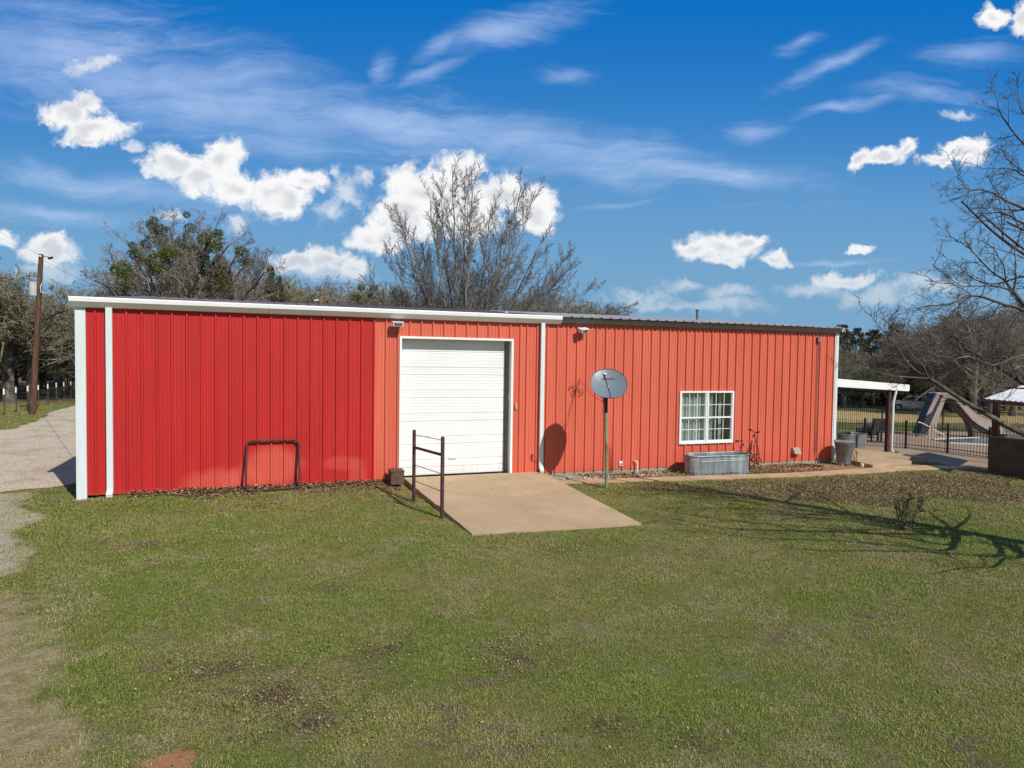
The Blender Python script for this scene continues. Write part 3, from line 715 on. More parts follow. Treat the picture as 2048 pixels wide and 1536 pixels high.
def curtain(x0, x1, seed, amp=.045, y=.13, gap=None):
    mb = MB(); n = int((x1-x0)/.006); rnd = random.Random(seed); f1, f2 = rnd.uniform(38, 48), rnd.uniform(80, 100)
    pts = []
    for i in range(n+1):
        x = x0+(x1-x0)*i/n; pts.append((x, y+amp*math.sin(x*f1+1.3*math.sin(x*9))+amp*.35*math.sin(x*f2+seed)))
    vs = [(px_, py_, .75) for px_, py_ in pts]+[(px_, py_, 2.42) for px_, py_ in pts]; k = n+1
    mb.add(vs, [(i, i+1, k+i+1, k+i) for i in range(n)]); return bpart(mb, 'curtain', MT['curtain'], smooth=True)
curtain(11.40, 12.48, 3); curtain(12.52, 12.80, 5); curtain(13.12, 13.22, 8, .02, .30)
mb = MB(); mb.box(11.0, 13.9, .45, .5, .5, 2.7); mb.box(11.0, 11.04, .06, .5, .5, 2.7); mb.box(13.86, 13.9, .06, .5, .5, 2.7); mb.box(11.04, 13.86, .06, .45, .5, .54); mb.box(11.04, 13.86, .06, .45, 2.66, 2.7); bpart(mb, 'room_recess', MT['interior'])
# flood lights
for x, z, t_ in ((2.90, 4.16, 0), (8.04, 4.19, 1)):
    mb = MB(); mb.box(-.13, .13, -.30, -.13, -.05, .05); mb.box(-.15, .15, -.31, -.12, .05, .066); mb.box(-.05, .05, -.14, -.03, -.04, .04)
    o = bpart(mb, 'flood_light', MT['trim'], bevel=.006)
    tilt = Matrix.Rotation(R(-12 if t_ == 0 else 20), 4, 'X')@Matrix.Rotation(R(0 if t_ == 0 else 22), 4, 'Z')
    o.data.transform(Matrix.Translation((x, 0, z))@(tilt if t_ else Matrix.Rotation(R(8), 4, 'X')))
    tag(o, 'white flood light under the gutter left of the roll-up door' if t_ == 0 else 'white flood light under the eave right of the gutter end')
    m2 = MB(); m2.box(-.105, .105, -.303, -.299, -.036, .036); l = bpart(m2, 'lens', MT['dishback'], o)
    l.data.transform(Matrix.Translation((x, 0, z))@(tilt if t_ else Matrix.Rotation(R(8), 4, 'X')))
# vent hood, conduit, outlet, doorbell box, pvc pipe
mb = MB(); mb.prism([(0, .36), (0, .56), (-.05, .56), (-.17, .36)], 'x', 15.80, 16.08); bpart(mb, 'vent_hood', mat('tan_vent', (.33,.29,.24), (.27,.24,.20), 6), bevel=.006)
mb = MB(); mb.tube([(16.74, -.055, 4.02), (16.74, -.05, 3.0), (16.73, -.05, 2.0), (16.75, -.05, 1.0), (16.76, -.05, .45), (16.80, -.06, .22), (16.90, -.08, .03)], .014, 8); cdt = bpart(mb, 'conduit', MT['galv2'], smooth=True)
mb = MB(); mb.box(16.69, 16.79, -.10, -.005, 4.0, 4.17); bpart(mb, 'junction_box', MT['galv2'], cdt, bevel=.008)
mb = MB(); mb.box(9.43, 9.55, -.045, -.0, .22, .36); ob = bpart(mb, 'outlet_box', MT['trim'], bevel=.008); mb = MB(); mb.tube([(9.50, -.046, .285), (9.50, -.07, .285)], .028, 12); bpart(mb, 'outlet_cap', MT['galv'], ob)
mb = MB(); mb.box(6.165, 6.215, -.06, -.0, 1.93, 2.10); bpart(mb, 'door_button', MT['yellow'], bevel=.004)
mb = MB(); mb.tube([(10.0, -.10, .0), (10.0, -.10, .30), (9.97, -.09, .345), (9.93, -.03, .35)], .024, 10); bpart(mb, 'drain_pipe', MT['pvc'], smooth=True)

def wp(mb, name, m, parent, **k):
    """part built in world coordinates under its thing (or under a part)"""
    o = mb.build(name, m, None, **k); o.parent = parent
    if parent is not None and parent.type == 'EMPTY': o.matrix_parent_inverse = Matrix.Translation(-parent.location)
    return o

# ------------------------------------------------------------------ satellite dish
D = thing('satellite_dish', 'grey oval satellite dish on a green pole in front of the salmon wall', 'satellite dish', (8.02, -1.87, 0))
pb = at(1214, 976, 1); tdp = Vector((8.02, -1.87, 0))
mb = MB(); mb.tube([(8.03, -1.87, -.02), (7.975, -1.87, 1.98)], .038, 12); wp(mb, 'pole', MT['greenpole'], D, smooth=True)
mb = MB(); mb.tube([(7.976, -1.87, 1.95), (7.968, -1.87, 2.30)], .047, 10); mb.box(7.93, 8.02, -1.88, -1.76, 2.18, 2.60); wp(mb, 'mast_bracket', MT['black'], D)
# reflector: shallow bowl facing the yard, slightly to the right and tilted back
dc = Vector((8.0, -1.95, 2.70)); face = Vector((-.358*.749, -.934*.749, .663)).normalized()
zx = Vector((0, 0, 1)).cross(-face).normalized()*1; dxv = Vector((.934, -.358, 0)).normalized(); dzv = face.cross(dxv)*-1
if dzv.z < 0: dzv = -dzv
RX, RZ = .46, .49
def bowl(s, back=0):
    vs = []; k = 48; rings = [.02, .2, .4, .6, .8, .94, 1.0, 1.02]
    for i, r in enumerate(rings):
        for j in range(k):
            a = 2*math.pi*j/k; cx, cz = math.cos(a), math.sin(a)
            x = RX*r*cx; z = RZ*r*(math.copysign(abs(cz)**(.93), cz))
            if z < -RZ*.93: z = -RZ*.93-(z+RZ*.93)*-.25
            d = .085*(r*r)-.085 + (.012 if i == 7 else 0)
            vs.append(dc+dxv*x+dzv*z+face*(d-back))
    return vs, [(i*k+j, (i+1)*k+j, (i+1)*k+(j+1) % k, i*k+(j+1) % k) for i in range(len(rings)-1) for j in range(k)]+[tuple(range(k))]
mb = MB(); mb.add(*bowl(0)); vb, fb = bowl(0, .012); mb.add(vb, [f[::-1] for f in fb])
n0 = 48*7; k0 = 48*8; mb.f += [(n0+j, n0+(j+1) % 48, k0+n0+(j+1) % 48, k0+n0+j) for j in range(48)]
refl = wp(mb, 'reflector', MT['dish'], D, smooth=True)
for i, (bx, bz) in enumerate(((-.135, -.13), (.0, -.05))):
    mb = MB(); c = dc+dxv*bx+dzv*bz+face*(-.075); mb.tube([c, c+face*.012], .012, 8); wp(mb, 'bolt', MT['white'], refl)
# printed lettering on the reflector
tcv = bpy.data.curves.new('lettering', 'FONT'); tcv.body = 'HughesNet'; tcv.size = .105; tcv.align_x = 'CENTER'; tcv.align_y = 'CENTER'; tcv.extrude = .0006; tcv.space_character = 1.02
to = bpy.data.objects.new('lettering_tmp', tcv); COL.objects.link(to)
dg = bpy.context.evaluated_depsgraph_get(); me = bpy.data.meshes.new_from_object(to.evaluated_get(dg)); bpy.data.objects.remove(to)
me.materials.clear(); me.materials.append(MT['lettering'])
rot = Matrix((dxv, dzv, face)).transposed().to_4x4(); rot.translation = dc+dxv*.0+dzv*.215+face*(-.085+.085*(.30)+.004)
me.transform(rot); lt = bpy.data.objects.new('lettering', me); COL.objects.link(lt); lt.parent = refl
# feed arm and feed horn
a0 = dc-dzv*.46+face*.0; a1 = dc+dzv*.14-dxv*.115+face*.42
a1 = at(1209, 753, 1)  # direction only
r_ = ray(1209, 752); a1 = CAM+r_*((dc-CAM).dot(fw)-.62)
mb = MB(); mb.tube([a0+Vector((0, .02, -.02)), a0+face*.08, a0.lerp(a1, .95)], .011, 8); wp(mb, 'feed_arm', MT['black'], D)
mb = MB(); mb.tube([a1-Vector((0, 0, .055)), a1+Vector((0, .01, .015)), a1+Vector((0, .03, .045))], [.015, .030, .034], 10); fh = wp(mb, 'feed_horn', MT['black'], D)
mb = MB(); mb.box(a1.x-.035, a1.x+.035, a1.y-.03, a1.y+.07, a1.z+.04, a1.z+.075); wp(mb, 'horn_cap', MT['white'], fh, bevel=.005)
# cable to the wall with the tied coils
def wpt(px, py, y=-.06): r = ray(px, py); t = (y-CAM.y)/r.y; return CAM+r*t
cb = []
s0 = Vector((7.96, -1.85, 2.20)); s1 = wpt(1158.5, 758)
for i in range(9):
    t = i/8; p = s0.lerp(s1, t); p.z -= .10*math.sin(math.pi*t); cb.append(p)
mb = MB(); mb.tube(cb, .006, 5)
mb.tube([s0, s0+Vector((-.06, 0, -.08)), s0+Vector((-.08, 0, -.22)), s0+Vector((-.03, 0, -.30)), s0+Vector((.01, 0, -.12))], .006, 5)
def wcurve(pl, r=.007): mb.tube([wpt(*p) for p in pl], r, 5)
wcurve([(1158.5, 758), (1155, 770), (1153, 778), (1150, 789), (1144, 810), (1138, 835), (1131, 860)], .004)
wcurve([(1158.5, 758), (1158, 775), (1157, 788), (1160, 790), (1165, 788), (1166.5, 784), (1164, 780), (1158, 778), (1153, 778)], .009)
wcurve([(1153, 778), (1148, 780), (1145, 784), (1146, 788), (1150, 790), (1152.5, 786), (1153, 778)], .009)
wcurve([(1153, 776), (1149, 772), (1144, 772.5), (1142, 777), (1140, 776), (1139.5, 772)], .010)
cable = mb.build('cable', mat('reddish_cable', (.12, .03, .025), None, rough=.7))
tag(cable, 'thin cable from the satellite dish pole, looped and tied on the salmon wall', 'cable')

# ------------------------------------------------------------------ livestock troughs, bin
def oval(L_, W_, k=40):
    """stadium outline"""
    r = W_/2; pts = []
    for i in range(k//2+1):
        a = -math.pi/2+math.pi*i/(k//2); pts.append((L_/2-r+r*math.cos(a), r*math.sin(a)))
    for i in range(k//2+1):
        a = math.pi/2+math.pi*i/(k//2); pts.append((-L_/2+r+r*math.cos(a), r*math.sin(a)))
    return pts
def trough(name, label, L_, W_, H_, loc, rz, m):
    t = thing(name, label, 'stock tank', loc, rz)
    base = oval(L_, W_); n = len(base)
    def scl(d): return [(x+(d if x > 0 else -d)*min(1, abs(x)/(L_/2-.0001)), y*(1+2*d/W_)) for x, y in base]
    prof = [(-.02, .0), (0, .012), (0, H_*.14), (.010, H_*.155), (0, H_*.17), (0, H_*.19), (.010, H_*.205), (0, H_*.22), (.004, H_*.62), (.004, H_*.70), (.014, H_*.72), (.004, H_*.74), (.004, H_*.78), (.014, H_*.80), (.004, H_*.82), (.006, H_*.96)]
    mb = MB(); vs = []
    for d, z in prof: vs += [(x, y, z) for x, y in scl(d)]
    for d, z in ((-.012, H_*.96), (-.02, .02)): vs += [(x, y, z) for x, y in scl(d)]
    R_ = len(prof)+2
    fs = [(i*n+j, i*n+(j+1) % n, (i+1)*n+(j+1) % n, (i+1)*n+j) for i in range(R_-1) for j in range(n)]+[tuple(range((R_-1)*n, R_*n)), tuple(range(n))[::-1]]
    mb.add(vs, fs); mb.build('tank', m, t, smooth=True)
    mb = MB(); mb.tube([(x, y, H_*.97) for x, y in scl(.012)], .018, 8, closed=True); mb.build('rim', m, t, smooth=True)
    return t
trough('stock_tank', 'long oval galvanised stock tank under the window', 2.08, .66, .60, (12.33, -.72, -.02), R(-2), MT['galv'])
trough('stock_tank', 'short oval galvanised stock tank standing on the porch behind the dented bin', 1.35, .66, .52, tuple(rg(1703, 902)+Vector((0, 0, .17))), R(12), MT['galv2'])
B = thing('metal_bin', 'dented tapering galvanised bin at the right corner of the barn', 'bin', (17.45, -.56, -.02))
mb = MB(); prof = [(.20, .10), (.205, .14), (.30, .76), (.315, .775), (.31, .79)]
vs = []
k = 28
for r, z in prof:
    for j in range(k):
        a = 2*math.pi*j/k; rr = r*(1+.05*mnoise.noise(Vector((math.cos(a)*1.7, math.sin(a)*1.7, z*3)))); vs.append((rr*math.cos(a)*1.05, rr*math.sin(a), z+.03*math.sin(a)))
mb.add(vs, [(i*k+j, i*k+(j+1) % k, (i+1)*k+(j+1) % k, (i+1)*k+j) for i in range(4) for j in range(k)]+[tuple(range(k))[::-1]])
mb.build('body', MT['galv2'], B, smooth=True)
mb = MB(); mb.lathe([(.31, .79), (.20, .815), (.0, .83)], 28, sx=1.05); mb.build('lid', MT['galv'], B, smooth=True)
mb = MB(); mb.tube([(.27, -.17, .55), (.30, -.24, .45), (.26, -.25, .34)], .012, 6)
mb.tube([(.02, -.30, .10), (.10, -.31, .42), (.16, -.30, .50), (.24, -.27, .46), (.26, -.26, .34)], .010, 6)
mb.tube([(.26, -.26, .34), (.22, -.28, .05)], .013, 6); mb.tube([(.15, -.29, .34), (.11, -.31, .02)], .013, 6); mb.build('wire_stand', MT['rust'], B)
mb = MB(); mb.box(-.2, -.02, -.12, .12, -.02, .10); mb.build('block', MT['foundation'], B, bevel=.01)
mb = MB(); mb.lathe([(.0, .0), (.05, .0), (.06, .10), (.045, .11), (0, .11)], 12, (17.72, -1.02)); o = mb.build('pipe_stub', MT['pvc'], smooth=True); tag(o, 'cream pipe stub in the leaves in front of the dented bin', 'pipe cap')

# ------------------------------------------------------------------ old tricycle-like ornament
T = thing('garden_bicycle', 'rusty high-handled ornamental tricycle leaning by the wall', 'tricycle', (14.05, -.42, 0))
def p3(px, py, y): return wpt(px, py, y)
mb = MB(); cw = p3(1515.5, 928, -.55); rw = .20
def wheel(c, r, axis, name, parent, sp=10, tr=.014):
    ax = Vector(axis).normalized(); u = ax.orthogonal().normalized()
    u = Vector((0, 0, 1))-ax*ax.z; u.normalize(); w = ax.cross(u)
    m1 = MB(); m1.tube([c+(u*math.cos(a)+w*math.sin(a))*r for a in [2*math.pi*i/32 for i in range(32)]], tr, 6, closed=True); o = wp(m1, 'wheel', MT['rust'], parent, smooth=True)
    m2 = MB()
    for i in range(sp): a = 2*math.pi*i/sp; m2.tube([c, c+(u*math.cos(a)+w*math.sin(a))*r], .004, 4)
    m2.tube([c-ax*.03, c+ax*.03], .024, 8); s_ = wp(m2, 'spokes', MT['rust'], o); return o
wheel(cw, .205, (.35, -1, 0), 'w', T)
wheel(p3(1497, 930, -.35), .15, (1, -.45, 0), 'w', T, 8)
wheel(p3(1503, 920, -.25), .20, (1, -.3, 0), 'w', T, 8, .014)
mb = MB()
mb.tube([p3(1509, 868, -.40), p3(1506, 874, -.40)], .024, 6)
mb.tube([p3(1510, 870, -.4), p3(1511, 881, -.42), p3(1516, 895, -.48), p3(1518, 915, -.52), cw+Vector((.02, .0, .0))], .014, 6)
mb.tube([p3(1511, 881, -.42), p3(1507, 895, -.48), p3(1509, 908, -.5), cw+Vector((-.05, -.02, .0))], .014, 6)
mb.tube([p3(1504, 881, -.38), p3(1501, 900, -.36), p3(1499, 922, -.36)], .022, 6)
mb.tube([p3(1504, 884, -.38), p3(1497, 898, -.36), p3(1493, 906, -.34)], .014, 6)
mb.tube([p3(1494, 905, -.36), p3(1498, 903.5, -.36), p3(1501, 907, -.36)], .011, 6)
mb.tube([p3(1507, 893, -.5), p3(1511, 891, -.5), p3(1516, 896, -.5)], .011, 6)
mb.tube([p3(1502, 920, -.4), p3(1506, 913, -.42), p3(1512, 908, -.48), p3(1520, 908, -.52)], .019, 6)
mb.tube([p3(1503, 921, -.4), p3(1509, 925, -.46), cw], .016, 6)
wp(mb, 'frame', MT['rust'], T, smooth=True)
mb = MB(); mb.tube([p3(1502, 860, -.40), p3(1506, 861, -.38), p3(1509, 866, -.38), p3(1511, 865.5, -.38), p3(1514, 864.5, -.42)], .011, 6)
hb = wp(mb, 'handlebar', MT['rust'], T)
mb = MB(); mb.tube([p3(1497.5, 858.5, -.44), p3(1503, 860.5, -.40)], .027, 8); wp(mb, 'grip', MT['black'], hb); mb = MB(); mb.tube([p3(1512, 864.7, -.42), p3(1519, 864, -.50)], .024, 8); wp(mb, 'grip', MT['black'], hb)

# ------------------------------------------------------------------ leaning pipe hoop, pipe rail, box
zg = lambda x: .14
H_ = thing('pipe_hoop', 'rusty bent-pipe frame leaning on the deep red wall', 'pipe frame', (-.05, -.2, .1))
def hp(px, py, y): return wpt(px, py, y)
def frame_pts():
    c = [hp(491.5, 958, -.30), hp(492, 930, -.22), hp(493, 893, -.10), hp(495, 886, -.09), hp(500, 882.5, -.085), hp(520, 881.8, -.085), hp(560, 880.5, -.085), hp(588, 879.5, -.085), hp(594, 881.5, -.09), hp(597.5, 888, -.10), hp(598.5, 930, -.22), hp(599.5, 962, -.30),
         hp(598.5, 972, -.34), hp(594, 975.5, -.36), hp(560, 978, -.36), hp(515, 981, -.36), hp(500, 981.5, -.36), hp(494, 978, -.34), hp(491.7, 970, -.32)]
    return c
mb = MB(); mb.tube(frame_pts(), .026, 8, closed=True); wp(mb, 'hoop', MT['rust'], H_, smooth=True)
RL = thing('pipe_railing', 'short brown pipe railing with four thin rods at the left edge of the concrete slab', 'railing', (3.05, -3.0, 0))
P1 = Vector((2.95, -2.17, 0)); P2 = Vector((3.20, -3.83, 0))
for P_, zt_ in ((P1, 1.66), (P2, 1.69)):
    mb = MB(); mb.tube([P_+Vector((0, 0, -.1)), P_+Vector((0, 0, zt_-.03)), P_+Vector((0, 0, zt_-.008)), P_+Vector((0, 0, zt_))], [.040, .040, .034, .012], 14); wp(mb, 'post', MT['pipe'], RL, smooth=True)
mb = MB(); mb.tube([P1+Vector((0, 0, 1.26)), P2+Vector((0, 0, 1.31))], .032, 12); wp(mb, 'top_rail', MT['pipe'], RL, smooth=True)
for z in (1.55, .86, .50, .17):
    mb = MB(); mb.tube([P1+Vector((0, 0, z)), P2+Vector((0, 0, z+.06))], .008, 6); wp(mb, 'rod', MT['pipe'], RL)
BXT = thing('steel_box', 'rusty brown steel box standing left of the roll-up door', 'box', (2.86, -.38, .12))
mb = MB(); mb.box(-.165, .165, -.22, .20, 0, .32); mb.build('body', MT['rustbox'], BXT, bevel=.006)
mb = MB(); mb.box(-.175, .175, -.23, .21, .32, .345); mb.build('lid', MT['rustbox'], BXT, bevel=.004)
o = MB().box(-.20, .20, -.10, .10, 0, .075).build('clay_brick', MT['brickred'], bevel=.006, loc=(8.45, -.30, .01)); o.rotation_euler = (0, 0, R(8)); tag(o, 'flat reddish paving block in the leaves at the foot of the salmon wall', 'brick')
o = MB().box(-.35, .35, -.035, .035, 0, .05).build('timber_piece', MT['rust'], bevel=.004, loc=(16.1, -.55, .03)); o.rotation_euler = (0, R(3), R(-28)); tag(o, 'dark weathered board lying in the leaves below the vent hood', 'board')

# ------------------------------------------------------------------ patio cover on the right end of the barn
PC = thing('patio_cover', 'white-edged sloping patio cover on a brown post at the right end of the barn', 'patio cover', (21.3, 1.04, 0))
YR = 1.0
def rp(px, py, y=YR): r = ray(px, py); t = (y-CAM.y)/r.y; return CAM+r*t
A_, B_ = rp(1672, 757.5), rp(1814, 769.5); A2, B2 = rp(1672, 773.5), rp(1814, 781)
sl = (B_.z-A_.z)/(B_.x-A_.x); x0_ = 17.62; zA = A_.z+(x0_-A_.x)*sl; hgt = .24
mb = MB(); ex = B_.x
mb.prism([(x0_, zA), (ex, B_.z), (ex+.02, B_.z-.03), (ex+.02, B_.z-hgt+.03), (ex-.03, B_.z-hgt), (x0_, zA-.30)], 'y', YR-.10, YR-.0); wp(mb, 'rake_trim', MT['white'], PC, bevel=.01)
mb = MB(); mb.prism([(x0_, zA-.02), (ex, B_.z-.02), (ex, B_.z-.06), (x0_, zA-.07)], 'y', YR, YR+9); wp(mb, 'roof', MT['roof'], PC)
mb = MB(); mb.prism([(x0_, zA-.30), (ex-.15, B_.z-hgt-.01), (ex-.15, B_.z-hgt-.10), (x0_, zA-.38)], 'y', YR+.02, YR+.10); mb.box(ex-.55, ex-.45, YR+.1, YR+8.5, B_.z-hgt-.1, B_.z-.10); wp(mb, 'beam', MT['black'], PC)
psx = rp(1779, 850).x
mb = MB(); mb.box(psx-.10, psx+.03, YR-.02, YR+.11, .02, B_.z-.22); wp(mb, 'post', mat('dark_red_post', (.07,.022,.018), (.05,.016,.014), 4), PC, bevel=.006)
mb = MB(); mb.tube([(psx-.04, YR+.04, 1.98), (psx-.30, YR+.04, 2.30)], .035, 6); mb.tube([(psx-.02, YR+.04, 1.98), (psx+.22, YR+.04, 2.26)], .035, 6); wp(mb, 'brace', MT['black'], PC)
mb = MB(); mb.tube([(psx+.20, YR-.06, B_.z-.22), (psx+.08, YR-.06, 1.95), (psx+.07, YR-.06, .35), (psx+.07, YR-.06, .16), (psx+.17, YR-.10, .07)], .045, 8); dsp = wp(mb, 'downspout', MT['trim'], PC, smooth=True)
mb = MB(); mb.tube([(psx+.15, YR-.09, .08), (psx+.30, YR-.14, .05)], .065, 10); wp(mb, 'drain_boot', MT['black'], dsp)
mb = MB(); mb.box(psx+3.2, psx+3.2, YR, YR, 0, 0)

# ------------------------------------------------------------------ iron fences
def fence(name, label, pts, h, mat_, step=.115, rails=(.16, .84), lower=True, posts=None, post_every=2.4, r=.009, pr=.032):
    """iron fence along world points; pickets as one panel per bay, each post a part"""
    f = thing(name, label, 'fence', tuple(pts[0]))
    def seg_at(s):
        acc = 0
        for a, b in zip(pts[:-1], pts[1:]):
            l = (Vector(b)-Vector(a)).to_2d().length
            if s <= acc+l or b is pts[-1]:
                t = (s-acc)/l; p = Vector(a).lerp(Vector(b), t); p.z = gz(p.x, p.y); return p
            acc += l
    total = sum((Vector(b)-Vector(a)).to_2d().length for a, b in zip(pts[:-1], pts[1:]))
    nb = max(1, round(total/post_every)); bay = total/nb
    for i in range(nb+1):
        p = seg_at(min(i*bay, total-.001)); mb = MB(); mb.box(p.x-pr, p.x+pr, p.y-pr, p.y+pr, p.z-.05, p.z+h+.03); mb.box(p.x-pr-.008, p.x+pr+.008, p.y-pr-.008, p.y+pr+.008, p.z+h+.03, p.z+h+.05); wp(mb, 'post', mat_, f)
    for i in range(nb):
        mb = MB(); n = max(2, round(bay/step))
        for j in range(1, n):
            p = seg_at(i*bay+bay*j/n); mb.tube([p+Vector((0, 0, .06)), p+Vector((0, 0, h-.02)), p+Vector((0, 0, h))], [r, r, .002], 4)
        a, b = seg_at(i*bay), seg_at(min((i+1)*bay, total-.001))
        for t in rails: mb.tube([a+Vector((0, 0, h*t)), b+Vector((0, 0, h*t))], .015, 4)
        if lower: mb.tube([a+Vector((0, 0, .05)), b+Vector((0, 0, .05))], .012, 4)
        wp(mb, 'picket_panel', mat_, f)
    return f
fl = [rg(1640, 887), rg(1700, 893.5), rg(1790, 894.5), rg(1862, 901), rg(1930, 909), rg(2100, 935)]
FA, FB = rg(1650, 888), rg(2075, 929)
fence('iron_fence', 'dark iron picket fence in front of the pool', [FA, rg(1787, 895), rg(1862, 902), rg(1978, 917), FB], 1.13, MT['iron'], post_every=1.55, r=.012)
fence('iron_fence', 'dark iron picket fence on the far side of the pool beside the golden grass', [rg(1640, 857), rg(1735, 859), rg(1834, 863), rg(1920, 864), rg(2080, 866)], 1.32, MT['iron'], post_every=4.0, step=.13, r=.014)
def wire_fence(name, label, pts, h, n, wires=4):
    f = thing(name, label, 'fence', tuple(pts[0])); a, b = Vector(pts[0]), Vector(pts[-1])
    ps = [a.lerp(b, i/n) for i in range(n+1)]
    for p in ps: p.z = gz(p.x, p.y); mb = MB(); mb.tube([p, p+Vector((0, 0, h))], .05, 5); wp(mb, 'post', MT['bark'], f)
    mb = MB()
    for k in range(wires): mb.tube([p+Vector((0, 0, h*(k+1)/wires-.05)) for p in ps], .012, 3)
    wp(mb, 'wire', MT['black'], f); return f
wire_fence('field_fence', 'thin wire fence on short dark posts along the far edge of the golden grass', [rg(1630, 812), rg(1795, 815)], 1.25, 9)
wire_fence('field_fence', 'low wire fence in the shade of the trees behind the parked car', [rg(1900, 812), rg(2120, 812)], 1.25, 8)

# ------------------------------------------------------------------ pool, handrail, slide
PW = px_poly([(1866, 880), (1978, 875.5), (2120, 871), (2140, 896), (1975, 891), (1900, 887)])
wm = bpy.data.materials.new('pool_water'); nt, N, L, b = nodes_of(wm); q = NB(nt); P = q.pos()
b.inputs['Roughness'].default_value = .08
L.new(q.mix(q.ss(q.noise(P, 1.1, 4), .4, .62), (.30, .46, .55), (.14, .27, .38)), b.inputs['Base Color']); L.new(q.bump(q.noise(P, 5, 3), .2, .02), b.inputs['Normal'])
sheet('pool_water', PW, .045, wm, 2)
pool = thing('pool_coping', 'pale stone coping round the swimming pool', 'pool edge', (PW[0][0], PW[0][1], gz(*PW[0])))
mb = MB(); mb.tube([(x, y, gz(x, y)+.01) for x, y in PW], .07, 6, closed=True); wp(mb, 'coping', mat('coping', (.55,.47,.38), (.48,.40,.32), 6), pool)
HR = thing('pool_handrail', 'pink-white steel handrail at the pool steps', 'handrail', tuple(rg(1880, 884)))
dH = (rg(1874, 884)-CAM).dot(fw)
def dp(px, py, d): return at(px, py, d)
mb = MB(); mb.tube([dp(1836, 844, dH), dp(1842, 845.5, dH), dp(1853, 850.5, dH), dp(1868, 859, dH), dp(1884, 868, dH), dp(1893, 874, dH), dp(1895, 879, dH), dp(1893, 884, dH)], .024, 8); wp(mb, 'rail', mat('rail_white', (.75,.66,.62), None, rough=.35), HR, smooth=True)
mb = MB(); mb.tube([dp(1846, 869, dH), dp(1861, 876, dH), dp(1872, 879.5, dH)], .020, 6); wp(mb, 'lower_rail', MT['steel'], HR)
mb = MB(); mb.tube([dp(1836, 844, dH), dp(1832, 850, dH), dp(1833, 873, dH)], .024, 6); wp(mb, 'upright', MT['iron'], HR)
# slide
SL = thing('pool_slide', 'tall curved tan water slide beside the pool', 'slide', tuple(rg(1850, 874)))
dS = (rg(1850, 873)-CAM).dot(fw); W_ = .75
def ribbon(name, top, thick, d0, d1, m, par, wid=W_):
    """profile line given in photo directions at slide distance, swept through its real width"""
    mb = MB(); n = len(top); vs = []
    for i, (px, py) in enumerate(top):
        t = i/(n-1); d = d0+(d1-d0)*t; th = thick if not hasattr(thick, '__len__') else thick[i]
        a = dp(px, py, d); bk = Vector((fw.x, fw.y, 0)).normalized()*wid; dn = Vector((0, 0, -th))
        vs += [a, a+bk, a+bk+dn, a+dn]
    mb.add(vs, [(i*4+j, i*4+(j+1) % 4, (i+1)*4+(j+1) % 4, (i+1)*4+j) for i in range(n-1) for j in range(4)]+[(0, 1, 2, 3)[::-1], tuple(4*(n-1)+j for j in range(4))])
    return wp(mb, name, m, par, smooth=True)
# ladder side: broad tan panel with dark tread side
def pxsolid(name, poly, d, depth, m, par=SL):
    f3 = Vector((fw.x, fw.y, 0)).normalized()*depth; mb = MB(); k = len(poly)
    a = [dp(px, py, d) for px, py in poly]; b_ = [p+f3 for p in a]
    mb.add(a+b_, [tuple(range(k)), tuple(range(k, 2*k))[::-1]]+[(i, k+i, k+(i+1) % k, (i+1) % k) for i in range(k)]); return wp(mb, name, m, par, bevel=.02)
pxsolid('ladder_side', [(1863, 842), (1885, 793), (1892, 789), (1905, 790), (1897, 795), (1890, 803), (1876, 842), (1872, 880), (1852, 880), (1859, 852)], dS, .08, MT['slide'])
pxsolid('ladder_treads', [(1843, 856), (1868, 796), (1874, 787), (1882, 785), (1886, 790), (1866, 840), (1852, 868), (1839, 868)], dS+.05, .62, MT['carblk'])
pxsolid('ladder_side', [(1852, 832), (1868, 796), (1874, 786), (1884, 784), (1880, 791), (1876, 800), (1864, 824)], dS-.01, .06, MT['slide'])
pxsolid('top_platform', [(1874, 787), (1880, 785), (1896, 786), (1910, 792), (1914, 799), (1905, 797), (1896, 795), (1886, 791)], dS, .8, MT['slide'])
ch = [(1900, 788), (1912, 792), (1920, 800), (1928, 811), (1938, 823), (1950, 834), (1964, 842), (1980, 851), (1992, 857), (2003, 862), (2008, 868)]
pxsolid('chute_wall', ch+[(2006, 874), (1992, 866), (1975, 860), (1958, 850), (1944, 840), (1934, 828), (1924, 816), (1914, 805), (1904, 798)], dS+.02, .05, MT['slide'])
pxsolid('chute_wall', [(x+3, y-6) for x, y in ch[3:]]+[(x+1, y+6) for x, y in ch[3:]][::-1], dS+.75, .05, MT['slide'])
ribbon('chute_bed', [(x, y+7) for x, y in ch], .05, dS+.05, dS+.05, MT['slide'], SL)
pxsolid('chute_skirt', [(1904, 797), (1914, 804), (1924, 815), (1934, 828), (1944, 840), (1958, 850), (1975, 860), (1985, 866), (1982, 880), (1948, 878), (1944, 856), (1936, 840), (1924, 828), (1912, 815)], dS+.2, .45, MT['slidedk'])

